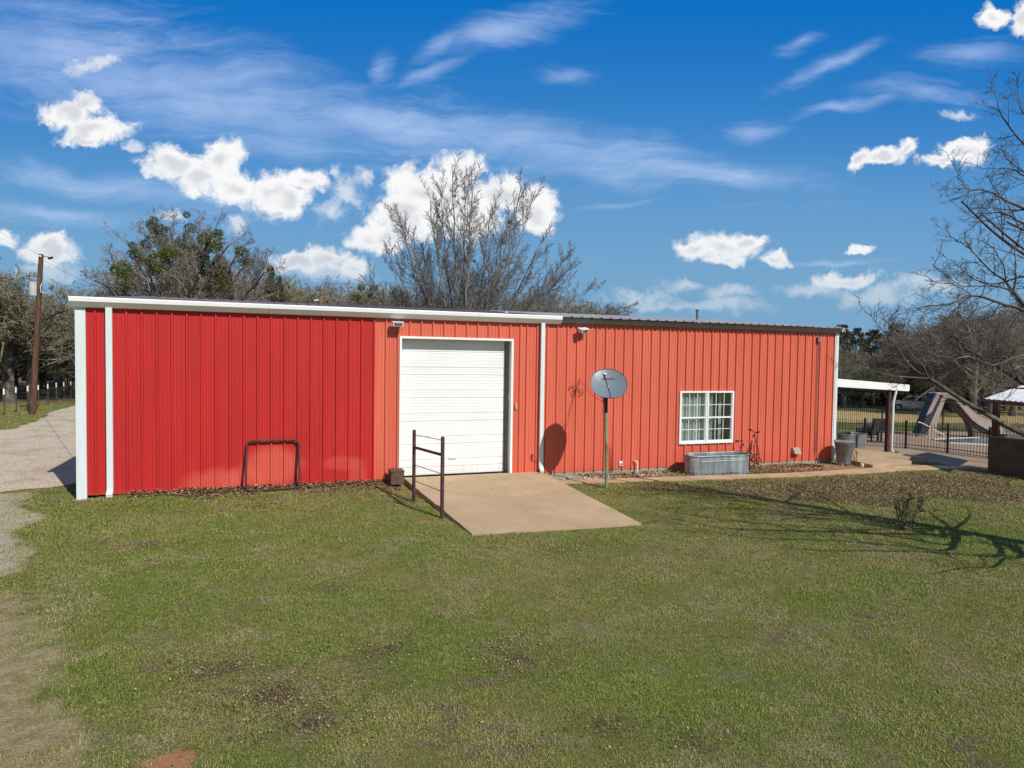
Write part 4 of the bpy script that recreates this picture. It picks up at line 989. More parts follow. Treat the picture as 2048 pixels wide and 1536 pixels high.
# ------------------------------------------------------------------ patio furniture behind the fence
def wchair(loc, rz, label):
    c = thing('patio_chair', label, 'chair', loc, rz, 'dark patio chairs behind the pool fence')
    mb = MB(); mb.box(-.33, .33, -.33, .33, .30, .42); mb.build('seat', MT['wicker'], c, bevel=.02)
    mb = MB(); mb.prism([(.26, .40), (.34, .40), (.46, 1.0), (.38, 1.0)], 'x', -.33, .33); mb.build('backrest', MT['wicker'], c, bevel=.02)
    mb = MB(); mb.box(-.30, .30, -.30, .26, .42, .52); mb.build('cushion', MT['cushion'], c, bevel=.03)
    for s in (-1, 1):
        mb = MB(); mb.box(s*.37-.04, s*.37+.04, -.34, .36, .56, .62); mb.box(s*.37-.035, s*.37+.035, -.34, -.28, .42, .57); mb.build('armrest', MT['wicker'], c, bevel=.01)
        for t in (-1, 1): mb = MB(); mb.box(s*.36-.03, s*.36+.03, t*.32-.03, t*.32+.03, 0, .55 if t < 0 else .42); mb.build('leg', MT['black'], c)
    return c
wchair(tuple(rg(1734, 883)), R(200), 'dark wicker patio chair with its back to the barn, behind the iron fence')
wchair(tuple(rg(1752, 876)), R(150), 'dark wicker patio chair turned away at an angle, right of the other chair')
gr = thing('patio_table', 'low dark round patio table behind the iron fence', 'table', tuple(rg(1762, 884)))
mb = MB(); mb.lathe([(.0, .46), (.38, .46), (.40, .48), (.38, .50), (0, .50)], 20); mb.build('table_top', MT['black'], gr); mb = MB(); mb.lathe([(.18, 0), (.04, .05), (.04, .46)], 12); mb.build('pedestal', MT['black'], gr)

# ------------------------------------------------------------------ outdoor kitchen: low stone wall, post, roof
bm_ = bpy.data.materials.new('dark_stone'); nt, N, L, b = nodes_of(bm_); q = NB(nt)
tc = N.new('ShaderNodeTexCoord'); br = N.new('ShaderNodeTexBrick'); mp = N.new('ShaderNodeMapping'); L.new(tc.outputs['UV'], mp.inputs[0]); L.new(mp.outputs[0], br.inputs['Vector'])
br.inputs['Scale'].default_value = 1.0; br.inputs['Brick Width'].default_value = .30; br.inputs['Row Height'].default_value = .09; br.inputs['Mortar Size'].default_value = .008
br.inputs['Color1'].default_value = (.055, .043, .035, 1); br.inputs['Color2'].default_value = (.10, .078, .062, 1); br.inputs['Mortar'].default_value = (.06, .052, .045, 1)
L.new(q.mix(q.ss(q.noise(q.pos(), 3, 5), .4, .65, 0, .4), br.outputs[0], (.12, .10, .08)), b.inputs['Base Color']); b.inputs['Roughness'].default_value = .9
L.new(q.bump(br.outputs[1], -.6, .012), b.inputs['Normal'])
OK = thing('outdoor_kitchen', 'pavilion with low dark stone wall, dark posts and pale metal roof at the right edge', 'pavilion', tuple(rg(1975, 945)))
KA = rg(1975, 946); KB = rg(2048, 953)
dirw = Vector((.08, -.997, 0)).normalized(); KB = KA+dirw*3.4
nr = Vector((dirw.y*-1, dirw.x, 0)) ; nr = Vector((.997, .08, 0))
kh = 1.16
mb = MB(); c = [KA, KB, KB+nr*1.6, KA+nr*1.6]
vs = [Vector((p.x, p.y, -.15)) for p in c]+[Vector((p.x, p.y, kh-.05)) for p in c]
mb.add(vs, [(0, 1, 5, 4), (1, 2, 6, 5), (2, 3, 7, 6), (3, 0, 4, 7)])
kw = wp(mb, 'stone_wall', bm_, OK)
uvl = kw.data.uv_layers.new(name='uv')
for pl in kw.data.polygons:
    for li in pl.loop_indices:
        co = kw.data.vertices[kw.data.loops[li].vertex_index].co; t_ = Vector((-pl.normal.y, pl.normal.x, 0)); uvl.data[li].uv = (co.dot(t_), co.z)
mb = MB(); ex_ = .03; cc = [KA-dirw*ex_-nr*ex_, KB+dirw*ex_-nr*ex_, KB+dirw*ex_+nr*(1.6+ex_), KA-dirw*ex_+nr*(1.6+ex_)]
mb.add([Vector((p.x, p.y, kh-.05)) for p in cc]+[Vector((p.x, p.y, kh)) for p in cc], [(0, 3, 2, 1), (4, 5, 6, 7), (0, 1, 5, 4), (1, 2, 6, 5), (2, 3, 7, 6), (3, 0, 4, 7)]); wp(mb, 'counter_top', mat('counter', (.16,.13,.11), (.12,.10,.085), 8), OK)
kp = KA+dirw*.08+nr*.22
dK = (kp-CAM).dot(fw); ptop = dp(1987, 806, dK).z
mb = MB(); mb.box(kp.x-.06, kp.x+.06, kp.y-.06, kp.y+.06, kh, ptop+.05); wp(mb, 'post', MT['black'], OK)
# roof plane: eave tip at px 1965,797
e0 = dp(1964, 798, dK+1.0); ev = dp(2110, 802, dK-2.0); ev.z = e0.z
r0_ = dp(2062, 765, dK+3.2)
mb = MB(); n_ = 26; vs = []
for i in range(n_+1):
    for k_, s_ in enumerate((0, 1)):
        p = e0.lerp(ev, i/n_) if not s_ else r0_.lerp(r0_+(ev-e0)*.8, i/n_); p = p.copy(); p.z += .03*(i % 2); vs.append(p)
mb.add(vs, [(i*2, i*2+2, i*2+3, i*2+1) for i in range(n_)]); wp(mb, 'roof', mat('pale_metal_roof', (.66,.66,.65), (.52,.53,.53), 2, .7, 0, spec=.2), OK)
mb = MB(); mb.tube([e0+Vector((0, 0, -.05)), ev+Vector((0, 0, -.05))], .06, 4); wp(mb, 'eave_beam', mat('red_brown_beam', (.10,.025,.02), None), OK)
bt = dp(1990, 808, dK+2.6); mb = MB()
mb.box(bt.x-.05, bt.x+.05, bt.y-.05, bt.y+.05, gz(bt.x, bt.y), bt.z+.2); wp(mb, 'post', MT['black'], OK)

# ------------------------------------------------------------------ parked car
cpos = rg(1826, 821.5); sc_ = 1.0
CAR = thing('parked_car', 'silver-white SUV parked under the trees beyond the golden grass', 'car', tuple(cpos), 0)
vdir = (cpos-CAM); CAR.rotation_euler = (0, 0, math.atan2(-vdir.x, vdir.y)+R(6))
prof = [(-2.28,.42),(-2.32,.62),(-2.25,.88),(-1.95,1.0),(-1.25,1.10),(-.72,1.50),(-.35,1.64),(.45,1.70),(1.45,1.66),(2.0,1.52),(2.22,1.12),(2.30,.85),(2.28,.42),(1.86,.36),(1.80,.62),(1.55,.76),(1.25,.70),(1.08,.36),(-1.08,.36),(-1.20,.66),(-1.48,.76),(-1.78,.64),(-1.88,.38)]
mb = MB(); k = len(prof)
def inset(z): return .90-.20*max(0, (z-1.0)/.7)**1.0
vs = [(x, -inset(z), z) for x, z in prof]+[(x, inset(z), z) for x, z in prof]
mb.add(vs, [tuple(range(k)), tuple(range(k, 2*k))[::-1]]+[(i, k+i, k+(i+1) % k, (i+1) % k) for i in range(k)]); body = mb.build('body', MT['car'], CAR, bevel=.05)
for s in (-1, 1):
    for gl_ in ([(-1.10,1.12),(-.68,1.46),(-.30,1.57),(.15,1.60),(.15,1.13)], [(.24,1.13),(.24,1.60),(.95,1.60),(1.02,1.15)], [(1.12,1.16),(1.06,1.58),(1.45,1.55),(1.85,1.30),(1.75,1.18)]):
        mb = MB(); vs = [(x, s*(inset(z)+.006), z) for x, z in gl_]; mb.add(vs+[(x, s*(inset(z)-.02), z) for x, z in gl_], [tuple(range(len(vs))) if s < 0 else tuple(range(len(vs)))[::-1]]); mb.build('side_window', MT['carglass'], CAR)
    for wx in (-1.48, 1.46):
        mb = MB(); y_ = s*.78; mb.tube([(wx, y_-.11, .36), (wx, y_+.11, .36)], .36, 24); wh = mb.build('wheel', MT['rubber'], CAR)
        mb = MB(); mb.tube([(wx, y_+s*.112, .36), (wx, y_+s*.12, .36)], .23, 10); mb.build('rim', MT['rim'], wh)
    mb = MB(); mb.box(-2.30, -2.10, s*.80-.1, s*.80+.06, .78, .90); mb.build('headlight', MT['white'], CAR, bevel=.01)
    mb = MB(); mb.box(2.18, 2.29, s*.82-.06, s*.82+.06, .95, 1.15); mb.build('tail_light', mat('tail', (.3,.01,.01), None, rough=.3), CAR, bevel=.01)
mb = MB(); mb.add([(-1.22, -.72, 1.13), (-1.22, .72, 1.13), (-.74, .66, 1.50), (-.74, -.66, 1.50)], [(0, 1, 2, 3)]); mb.v = [(x-.03, y, z+.02) for x, y, z in mb.v]; mb.build('windscreen', MT['carglass'], CAR)
mb = MB(); mb.add([(2.02, -.66, 1.50), (2.02, .66, 1.50), (2.21, .74, 1.14), (2.21, -.74, 1.14)], [(0, 1, 2, 3)]); mb.v = [(x+.02, y, z) for x, y, z in mb.v]; mb.build('rear_window', MT['carglass'], CAR)
mb = MB(); mb.tube([(-.3, -.62, 1.70), (1.5, -.60, 1.72)], .02, 5); mb.tube([(-.3, .62, 1.70), (1.5, .60, 1.72)], .02, 5); mb.build('roof_rack', MT['carblk'], CAR)

# ------------------------------------------------------------------ left: utility pole, post fence, gate
UPp = rg(64.5, 829)
UP = thing('utility_pole', 'brown wooden utility pole with a pale transformer beside the driveway', 'utility pole', tuple(UPp))
dU = (UPp-CAM).dot(fw); top = dp(82.5, 508.5, dU)
mb = MB(); mb.tube([UPp+Vector((0, 0, -.2)), UPp.lerp(top, .5), top], [.165, .14, .112], 14); wp(mb, 'pole', MT['pole'], UP, smooth=True)
tcn = dp(66.5, 578, dU-.1); mb = MB(); mb.lathe([(.0, -.36), (.19, -.36), (.20, -.33), (.20, .30), (.215, .31), (.215, .34), (.12, .38), (0, .39)], 18)
mb.v = [(x+tcn.x, y+tcn.y, z+tcn.z) for x, y, z in mb.v]; tf = wp(mb, 'transformer', MT['transformer'], UP, smooth=True)
mb = MB(); mb.tube([tcn+Vector((-.06, 0, .38)), tcn+Vector((-.06, 0, .56))], .03, 8); mb.tube([tcn+Vector((-.21, 0, .1)), tcn+Vector((-.21, 0, .36))], .035, 8); wp(mb, 'bushing', MT['dishback'], tf)
mb = MB(); mb.tube([dp(83, 513, dU), dp(97, 514, dU)], .02, 6); mb.tube([dp(97, 517, dU), dp(105, 515, dU)], .06, 8); wp(mb, 'cutout_arm', MT['black'], UP)
mb = MB(); mb.tube([dp(79, 511, dU-.15), dp(82, 514, dU-.15)], .045, 8); wp(mb, 'insulator', MT['white'], UP)
mb = MB(); mb.tube([dp(84, 566, dU), dp(80.5, 575, dU-.15), dp(82, 585, dU-.15), dp(95, 586, dU-.1)], .018, 5); wp(mb, 'conduit', MT['trim'], UP)
def wire(name, label, pts, r=.008):
    mb = MB(); mb.tube(pts, r, 4); o = mb.build(name, MT['black']); tag(o, label, 'power line')
def sag(a, b, s, n=12): return [a.lerp(b, i/n)+Vector((0, 0, -s*math.sin(math.pi*i/n))) for i in range(n+1)]
wire('power_line', 'thin line from the utility pole top down to the left corner of the barn roof', sag(dp(86, 520, dU), Vector((-4.1, 7.0, 5.0)), .15), .006)
wire('power_line', 'thicker service line from the transformer to the left corner of the gutter', sag(dp(95, 586, dU), Vector((-4.18, 2.2, 4.42)), .12), .009)
wire('power_line', 'short line running up and left from the utility pole top', [dp(79, 511, dU), dp(62, 500, dU+4), dp(-40, 440, dU+20)], .008)
TF = thing('post_fence', 'wire fence of green steel posts with white tips across the drive', 'fence', tuple(rg(8, 831)))
tops = [(8.5, 777, 831), (32.5, 774, 825), (56, 771.5, 822), (77, 770, 814), (96, 768, 809), (113, 765.5, 805), (128, 764, 801.5), (142, 763, 799)]
tpts = []
gp = mat('green_post', (.045,.065,.045), None, rough=.7)
for px, py, pb_ in [(-40, 784, 843), (-15, 780, 836)]+tops+[(154, 762.5, 797), (164, 762, 795.5)]:
    g_ = rg(px, pb_); d_ = (g_-CAM).dot(fw); t_ = dp(px, py, d_); tpts.append((g_, t_)); hh = t_.z-g_.z
    mb = MB(); mb.box(g_.x-.018, g_.x+.018, g_.y-.022, g_.y+.022, g_.z-.05, g_.z+hh*.80); mb.box(g_.x-.03, g_.x+.03, g_.y+.022, g_.y+.03, g_.z-.05, g_.z+hh*.80); po = wp(mb, 't_post', gp, TF)
    mb = MB(); mb.box(g_.x-.030, g_.x+.030, g_.y-.030, g_.y+.030, g_.z+hh*.78, g_.z+hh); wp(mb, 'white_tip', MT['white'], po)
mb = MB()
for f_ in (.15, .3, .45, .6, .74): mb.tube([g_+Vector((0, 0, (t_.z-g_.z)*f_)) for g_, t_ in tpts], .0045, 3)
wp(mb, 'wire', MT['galv2'], TF)
GT = thing('pipe_pen', 'blue pipe livestock pen under the trees behind the post fence', 'pen', tuple(rg(120, 772)))
gA, gB = rg(100, 775), rg(153, 773); dG = (gA-CAM).dot(fw)
for i in range(5):
    p = gA.lerp(gB, i/4); mb = MB(); mb.tube([p, p+Vector((0, 0, 1.5))], .07, 6); wp(mb, 'post', MT['blue'], GT)
for z in (1.45, .95, .5):
    mb = MB(); mb.tube([gA+Vector((0, 0, z)), gB+Vector((0, 0, z))], .055, 6); wp(mb, 'rail', MT['blue'], GT)
cp = thing('far_pole', 'short rust-brown pole standing in the trees behind the red bay roof', 'pole', tuple(at(642, 715, 40)))
pt = at(642, 592, 34); mb = MB(); mb.tube([(pt.x, pt.y, 0), (pt.x, pt.y, pt.z)], .11, 10); wp(mb, 'shaft', mat('rust_brown_pole', (.22,.11,.06), None), cp); mb = MB(); mb.tube([pt+Vector((-.35, 0, -.25)), pt+Vector((.05, 0, -.20))], .04, 6); wp(mb, 'bracket', MT['trim'], cp)

# ------------------------------------------------------------------ trees
def rv(rnd): return Vector((rnd.uniform(-1, 1), rnd.uniform(-1, 1), rnd.uniform(-1, 1)))
def side_dir(d, ang, rnd, flat=0.):
    a = d.orthogonal().normalized(); b = d.cross(a); t = rnd.uniform(0, 2*math.pi)
    s = a*math.cos(t)+b*math.sin(t); s.z *= (1-flat); s.normalize()
    return (d*math.cos(ang)+s*math.sin(ang)).normalized()
def grow(out, p, d, L_, r, lvl, Q, rnd, pts=None):
    n = Q['seg'][lvl]; step = L_/n; line = [p.copy()]; dirs = [d.copy()]
    if pts: line = pts; dirs = [(pts[min(i+1, len(pts)-1)]-pts[max(0, i-1)]).normalized() for i in range(len(pts))]; n = len(pts)-1
    else:
        for i in range(n):
            d = (d+rv(rnd)*Q['wob'][lvl]+Vector((0, 0, Q['up'][lvl]))).normalized(); p = p+d*step; line.append(p.copy()); dirs.append(d.copy())
    rend = r*Q['taper'][lvl]
    rad = [r+(rend-r)*(i/n) for i in range(n+1)]
    out.append((lvl, line, rad))
    if lvl+1 >= len(Q['seg']): return
    kn = Q['kids'][lvl]; kn = rnd.randint(max(1, int(kn*.75)), int(kn*1.25+.5)) if kn > 2 else kn
    for k in range(kn):
        t = Q['start'][lvl]+(1-Q['start'][lvl])*(k+rnd.random())/kn; t = min(t, .999); i = int(t*n); f = t*n-i
        q = line[i].lerp(line[i+1], f); rr = rad[i]+(rad[i+1]-rad[i])*f
        cdn = side_dir(dirs[i], R(rnd.uniform(*Q['ang'][lvl])), rnd, Q.get('flat', 0))
        grow(out, q, cdn, L_*rnd.uniform(*Q['len'][lvl])*(1.15-Q.get('fall', .55)*t), max(Q['rmin'], rr*rnd.uniform(*Q['rr'][lvl])), lvl+1, Q, rnd)
def limbs_mesh(name, out, mat_, lv0, lv1):
    V = []; Fc = []; b = 0
    for lvl, line, rad in out:
        if not (lv0 <= lvl <= lv1): continue
        k = (10, 7, 5, 3, 3, 3, 3)[lvl]; n = len(line)
        u = None
        for i in range(n):
            t = line[min(i+1, n-1)]-line[max(i-1, 0)]
            if t.length < 1e-9: t = Vector((0, 0, 1))
            t.normalize()
            if u is None: u = t.orthogonal().normalized()
            else:
                u = u-t*u.dot(t); u = u.normalized() if u.length > 1e-6 else t.orthogonal().normalized()
            w = t.cross(u); c = line[i]; r = rad[i]
            for j in range(k):
                an = 6.28319*j/k; ca, sa = math.cos(an)*r, math.sin(an)*r
                V.append((c.x+u.x*ca+w.x*sa, c.y+u.y*ca+w.y*sa, c.z+u.z*ca+w.z*sa))
        for i in range(n-1):
            for j in range(k):
                j2 = (j+1) % k; Fc.append((b+i*k+j, b+i*k+j2, b+(i+1)*k+j2, b+(i+1)*k+j))
        b += n*k
    me = bpy.data.meshes.new(name); me.from_pydata(V, [], Fc); me.materials.append(mat_)
    me.polygons.foreach_set('use_smooth', [True]*len(me.polygons)); me.update(); return me
OAK2 = None
OAK = dict(seg=[4, 6, 5, 4, 3, 2], wob=[.06, .20, .28, .35, .4, .4], up=[0, .05, .04, .03, .02, .03], taper=[.7, .35, .35, .4, .5, .5],
           kids=[8, 7, 7, 5, 4], start=[.35, .15, .15, .15, .1], ang=[(35, 70), (30, 65), (30, 65), (30, 70), (30, 70)],
           len=[(.85, 1.25), (.50, .75), (.45, .70), (.40, .65), (.45, .7)], rr=[(.42, .6), (.45, .65), (.45, .6), (.5, .65), (.6, .8)], rmin=.009)
OAK2 = dict(OAK); OAK2['kids'] = [8, 9, 7, 6, 4]; OAK2['up'] = [0, .03, .03, .03, .02, .03]; OAK2['ang'] = [(40, 78), (30, 65), (30, 65), (30, 70), (30, 70)]
VASE = dict(seg=[3, 9, 7, 5, 3], wob=[.03, .06, .13, .2, .25], up=[0, .03, .07, .07, .06], taper=[.8, .22, .25, .35, .5],
           kids=[1, 22, 14, 6], start=[.5, .10, .08, .08], ang=[(5, 20), (20, 42), (24, 50), (28, 55)], fall=.72,
           len=[(.9, 1.), (.22, .36), (.26, .42), (.30, .50)], rr=[(.5, .7), (.40, .6), (.40, .55), (.5, .7)], rmin=.010)
def make_tree(seed, Q, H_, trunk_h, r0, lean=.1):
    rnd = random.Random(seed); out = []
    grow(out, Vector((0, 0, -.2)), Vector((rnd.uniform(-lean, lean), rnd.uniform(-lean, lean), 1)).normalized(), trunk_h, r0, 0, Q, rnd)
    zmax = max(p.z for _, l, _ in out for p in l); s = H_/zmax
    out = [(a, [p*s for p in l], [max(.006, q*s**.5) for q in r]) for a, l, r in out]
    return out
def rmax(out): return sorted(math.hypot(p.x, p.y) for _, l, _ in out for p in l[-1:])[int(.97*len(out))]
def tree_obj(trunk_me, crown_me, label, loc, rz, s, group=None, name='bare_tree', sz=None):
    t = thing(name, label, 'tree', loc, rz, group); t.scale = (s, s, sz or s)
    a = bpy.data.objects.new('trunk', trunk_me); COL.objects.link(a); a.parent = t
    c = bpy.data.objects.new('crown', crown_me); COL.objects.link(c); c.parent = t
    return t
KIN = []
for i, (sd, H0, th, r0, cm, bm2) in enumerate([(1, 9, 2.0, .16, 'twig', 'bark'), (2, 9, 1.8, .15, 'twig', 'bark'), (3, 9, 2.8, .16, 'twig', 'barkpale'), (4, 9, 1.6, .16, 'twig2', 'bark'), (5, 9, 1.9, .15, 'twig2', 'bark')]):
    o = make_tree(sd*7+1, OAK, H0, th, r0); w = rmax(o)
    KIN.append((limbs_mesh('bare_trunk', o, MT[bm2], 0, 1), limbs_mesh('bare_crown', o, MT[cm], 2, 5), w, o))
def clump_mesh(seed, n=420, r=.42, leaf=.05):
    rnd = random.Random(seed); V = []; Fc = []
    for i in range(n):
        d = rv(rnd); 
        while d.length > 1 or d.length < .15: d = rv(rnd)
        d = d.normalized()*(d.length**.6)*r*(.8+.35*mnoise.noise(d*2.2+Vector((seed, 0, 0)))); d.z *= .9
        a = rv(rnd).normalized()*leaf*rnd.uniform(.6, 1.4); b = rv(rnd).normalized()*leaf*.6; k = len(V)
        V += [tuple(d-a), tuple(d+b), tuple(d+a), tuple(d-b)]; Fc.append((k, k+1, k+2, k+3))
    me = bpy.data.meshes.new('mistletoe_clump'); me.from_pydata(V, [], Fc); me.materials.append(MT['mistletoe']); me.update(); return me
CL = [clump_mesh(i) for i in range(4)]
def add_clumps(t, spots, out=None):
    for i, (p, s) in enumerate(spots):
        c = bpy.data.objects.new('mistletoe_clump', CL[i % 4]); COL.objects.link(c); c.parent = t; c.location = p; c.scale = (s, s, s); c.rotation_euler = (0, 0, i*1.7)
def cedar_mesh(seed, H_=8, W_=2.6, n=9000, m='cedar', leaf=.12):
    rnd = random.Random(seed); V = []; Fc = []
    lob = [(rnd.uniform(0, 6.28), rnd.uniform(.02, .97), rnd.uniform(.45, 1.0)) for _ in range(90)]
    for i in range(n):
        a, h, k_ = rnd.choice(lob); z = H_*(.06+.94*h); rr = W_*(1-h)**.62*k_+.12
        c = Vector((math.cos(a)*rr*.72, math.sin(a)*rr*.72, z)); sp = .20+.55*(1-h)
        d = rv(rnd); 
        while d.length > 1: d = rv(rnd)
        c = c+Vector((d.x*sp*1.5, d.y*sp*1.5, d.z*sp*.8+abs(d.x)*.1))
        u = (Vector((c.x, c.y, 0)).normalized()*.5+Vector((0, 0, .8))+rv(rnd)*.7).normalized()*leaf*rnd.uniform(.7, 1.8); w = rv(rnd).normalized()*leaf*.42; k = len(V)
        V += [tuple(c-w), tuple(c+w), tuple(c+u)]; Fc.append((k, k+1, k+2))
    me = bpy.data.meshes.new('cedar_crown'); me.from_pydata(V, [], Fc); me.materials.append(MT[m]); me.update(); return me
CT = MB().tube([(0, 0, -.2), (.05, 0, 3), (.0, .05, 6.5)], [.16, .11, .03], 8).build('cedar_trunk', MT['bark']); CTM = CT.data; bpy.data.objects.remove(CT)
CED = [cedar_mesh(1), cedar_mesh(2, 8, 2.2), cedar_mesh(3, 8, 2.9, m='cedarbrown')]

def place(kind, px, topy, depth, label, group=None, wide=1.0, name='bare_tree', rz=None, base_dz=0):
    """stand a tree at a distance so that its tip is at photo height topy"""
    tp = at(px, topy, depth); z0 = gz(tp.x, tp.y)+base_dz; h = tp.z-z0
    rz = rz if rz is not None else random.uniform(0, 6.28)
    if kind[0] == 'K':
        tm, cmh, w, _ = KIN[int(kind[1])]; s = h/9.0
        return tree_obj(tm, cmh, label, (tp.x, tp.y, z0), rz, s*wide, group, name, s)
    cmh = CED[int(kind[1])]; s = h/8.0
    return tree_obj(CTM, cmh, label, (tp.x, tp.y, z0), rz, s*wide, group, name, s)

# the big tree with mistletoe behind the red bay
DM = 40
base = at(352, 716, DM); base.z = 0; rnd = random.Random(55); out = []
out.append((0, [base+Vector((0, 0, -.2)), base+Vector((0, 0, 1.2)), base+Vector((.1, .1, 2.3))], [.40, .34, .32]))
MQ = dict(OAK2); MQ['kids'] = [1, 11, 7, 5, 4]; MQ['len'] = [(1, 1), (.26, .42), (.40, .62), (.40, .62), (.45, .7)]; MQ['fall'] = .7
for tx, ty, dz in [(192, 560, 0), (200, 590, 1), (222, 515, -1), (250, 482, 1), (275, 500, -2.2), (305, 455, 0), (335, 452, 1.5), (350, 480, -2), (375, 458, -.6), (405, 470, 2), (432, 460, 0), (455, 490, -1.6), (480, 495, 1), (505, 520, 0), (530, 545, -1), (540, 580, 1), (300, 540, -3), (400, 540, -3), (240, 560, 2.5), (350, 520, 3.2), (450, 560, 3), (320, 500, 2)]:
    tip = at(tx, ty, DM+dz*1.6); s0 = base+Vector((0, 0, rnd.uniform(1.5, 2.4))); mid = s0.lerp(tip, .5); mid.z += (tip.z-s0.z)*.12; mid += rv(rnd)*.9; n = 8; line = []
    for i in range(n+1):
        t = i/n; line.append(s0*(1-t)**2+mid*2*t*(1-t)+tip*t*t+rv(rnd)*.14*min(1, t*3))
    grow(out, s0, Vector((0, 0, 1)), (tip-s0).length, .13, 1, MQ, rnd, pts=line)
out = [(a_, [p-base for p in l], r) for a_, l, r in out]
MT_ = tree_obj(limbs_mesh('oak_trunk', out, MT['bark'], 0, 1), limbs_mesh('oak_crown', out, MT['twig'], 2, 5), 'broad bare tree full of dark green mistletoe balls behind the red bay', tuple(base), 0, 1.0, None, 'mistletoe_tree')
MSP = [(305,452,6),(322,457,8),(377,461,8),(432,461,6),(291,486,8),(318,480,11),(330,497,9),(420,478,13),(423,492,10),(362,487,8),(380,490,6),(348,496,8),(268,513,9),(246,535,12),(318,520,13),(310,537,9),(330,512,11),(392,508,13),(405,515,10),(382,500,8),(368,522,11),(375,532,9),(438,517,9),(475,496,9),(343,500,9),(302,545,8),(252,557,11),(240,568,11),(264,565,11),(270,550,9),(232,580,10),(250,586,10),(350,551,9),(373,549,9),(420,557,13),(430,545,11),(405,572,11),(425,575,12),(415,588,11),(450,552,9),(448,562,9),(300,575,8),(340,575,8),(386,560,8),(358,510,7),(404,540,8),(285,520,7),(438,498,6),(318,465,5),(436,532,9)]
ends = [l[-1] for lv, l, r in out if lv in (2, 3)]
cl_ = []
for x_, y_, r_ in MSP:
    best = None
    for e in ends:          # hang each ball on a real branch end close to its sight line
        d = e+base-CAM; dz_ = d.dot(fw); ex_ = 1024+F_PX*d.dot(rt)/dz_; ey = 768-F_PX*d.dot(up)/dz_; k = (ex_-x_)**2+(ey-y_)**2
        if best is None or k < best[0]: best = (k, e)
    cl_.append((best[1], 1.75*r_*DM/F_PX/.42)); cl_.append((best[1]+rv(rnd)*.7, 1.2*r_*DM/F_PX/.42))
add_clumps(MT_, cl_)
o = make_tree(101, OAK2, 11.5, 2.4, .34)
W0 = rmax(o); tm, cmh = limbs_mesh('oak_trunk', o, MT['bark'], 0, 2), limbs_mesh('oak_crown', o, MT['twig'], 3, 5)
def mist_tree(px, topy, depth, half_px, label, spots, rz=0):
    tp = at(px, topy, depth); h = tp.z; s = h/11.5; sw = half_px*depth/F_PX/W0
    t = tree_obj(tm, cmh, label, (tp.x, tp.y, 0), rz, sw, None, 'mistletoe_tree', s)
    if spots:
        mi = t.matrix_basis if False else (Matrix.Translation((tp.x, tp.y, 0))@Matrix.Rotation(rz, 4, 'Z')@Matrix.Diagonal((sw, sw, s, 1))).inverted()
        rnd = random.Random(int(px)); L2 = []
        for x_, y_, r_ in spots:
            p = at(x_, y_, depth+rnd.uniform(-2.4, 2.0)); L2.append((mi@p, 1.35*r_*depth/F_PX/.42/((sw+s)/2)))
        add_clumps(t, L2)
    return t
mist_tree(500, 492, 46, 95, 'shorter bare tree with few mistletoe balls overlapping the broad one on its right', [(476,508,6),(504,528,7),(507,567,8),(526,530,6),(450,565,10)], rz=2.2)
place('K3', 575, 552, 52, 'bushy olive-brown bare tree just right of the mistletoe trees', wide=1.1)
place('C0', 541, 530, 43, 'dark pointed evergreen among the bare trees right of the mistletoe trees', name='cedar_tree', wide=.34)
place('C2', 556, 552, 44, 'narrow dark evergreen at the right foot of the mistletoe trees', name='cedar_tree', wide=.5)
place('C1', 201, 581, 44, 'small dark evergreen tip peeping over the left end of the gutter', name='cedar_tree', wide=.7)
WOODL = 'bare trees in the wood behind the barn roof'
rnd = random.Random(5)
for i, (px, ty, dpt, kd) in enumerate([(470, 560, 58, 'K4'), (520, 556, 62, 'K3'), (610, 562, 56, 'K4'), (640, 558, 64, 'K0'), (668, 556, 52, 'K3'), (700, 560, 60, 'K1'), (722, 558, 50, 'K0'), (760, 566, 56, 'K1'), (800, 575, 60, 'K2'), (840, 580, 54, 'K3'), (1000, 585, 60, 'K4'), (1040, 578, 52, 'K0'), (1075, 572, 58, 'K1'), (1110, 575, 50, 'K2'), (1145, 582, 56, 'K0'), (1170, 590, 62, 'K1'), (895, 585, 58, 'K4'), (950, 588, 64, 'K0'), (1090, 590, 66, 'K3'), (430, 570, 60, 'K1'), (380, 572, 64, 'K0'), (545, 566, 66, 'K1')]):
    place(kd, px, ty, dpt, 'bare grey-brown tree of the low wood whose tops show over the barn roof', WOODL, wide=rnd.uniform(1.0, 1.3))
t_ = place('K1', 752, 562, 40, 'low bare tree with two mistletoe balls left of the tall bare tree'); 
tp = at(752, 562, 40)
sc0 = t_.scale[0]; mi = (Matrix.Translation(t_.location)@Matrix.Rotation(t_.rotation_euler.z, 4, 'Z')@Matrix.Diagonal((t_.scale[0], t_.scale[1], t_.scale[2], 1))).inverted()
add_clumps(t_, [(mi@at(748, 577, 39.5), .75), (mi@at(722, 575, 39.5), .7), (mi@at(712, 596, 39.5), 1.0), (mi@at(740, 590, 39.5), .6), (mi@at(765, 600, 39.5), .6)])

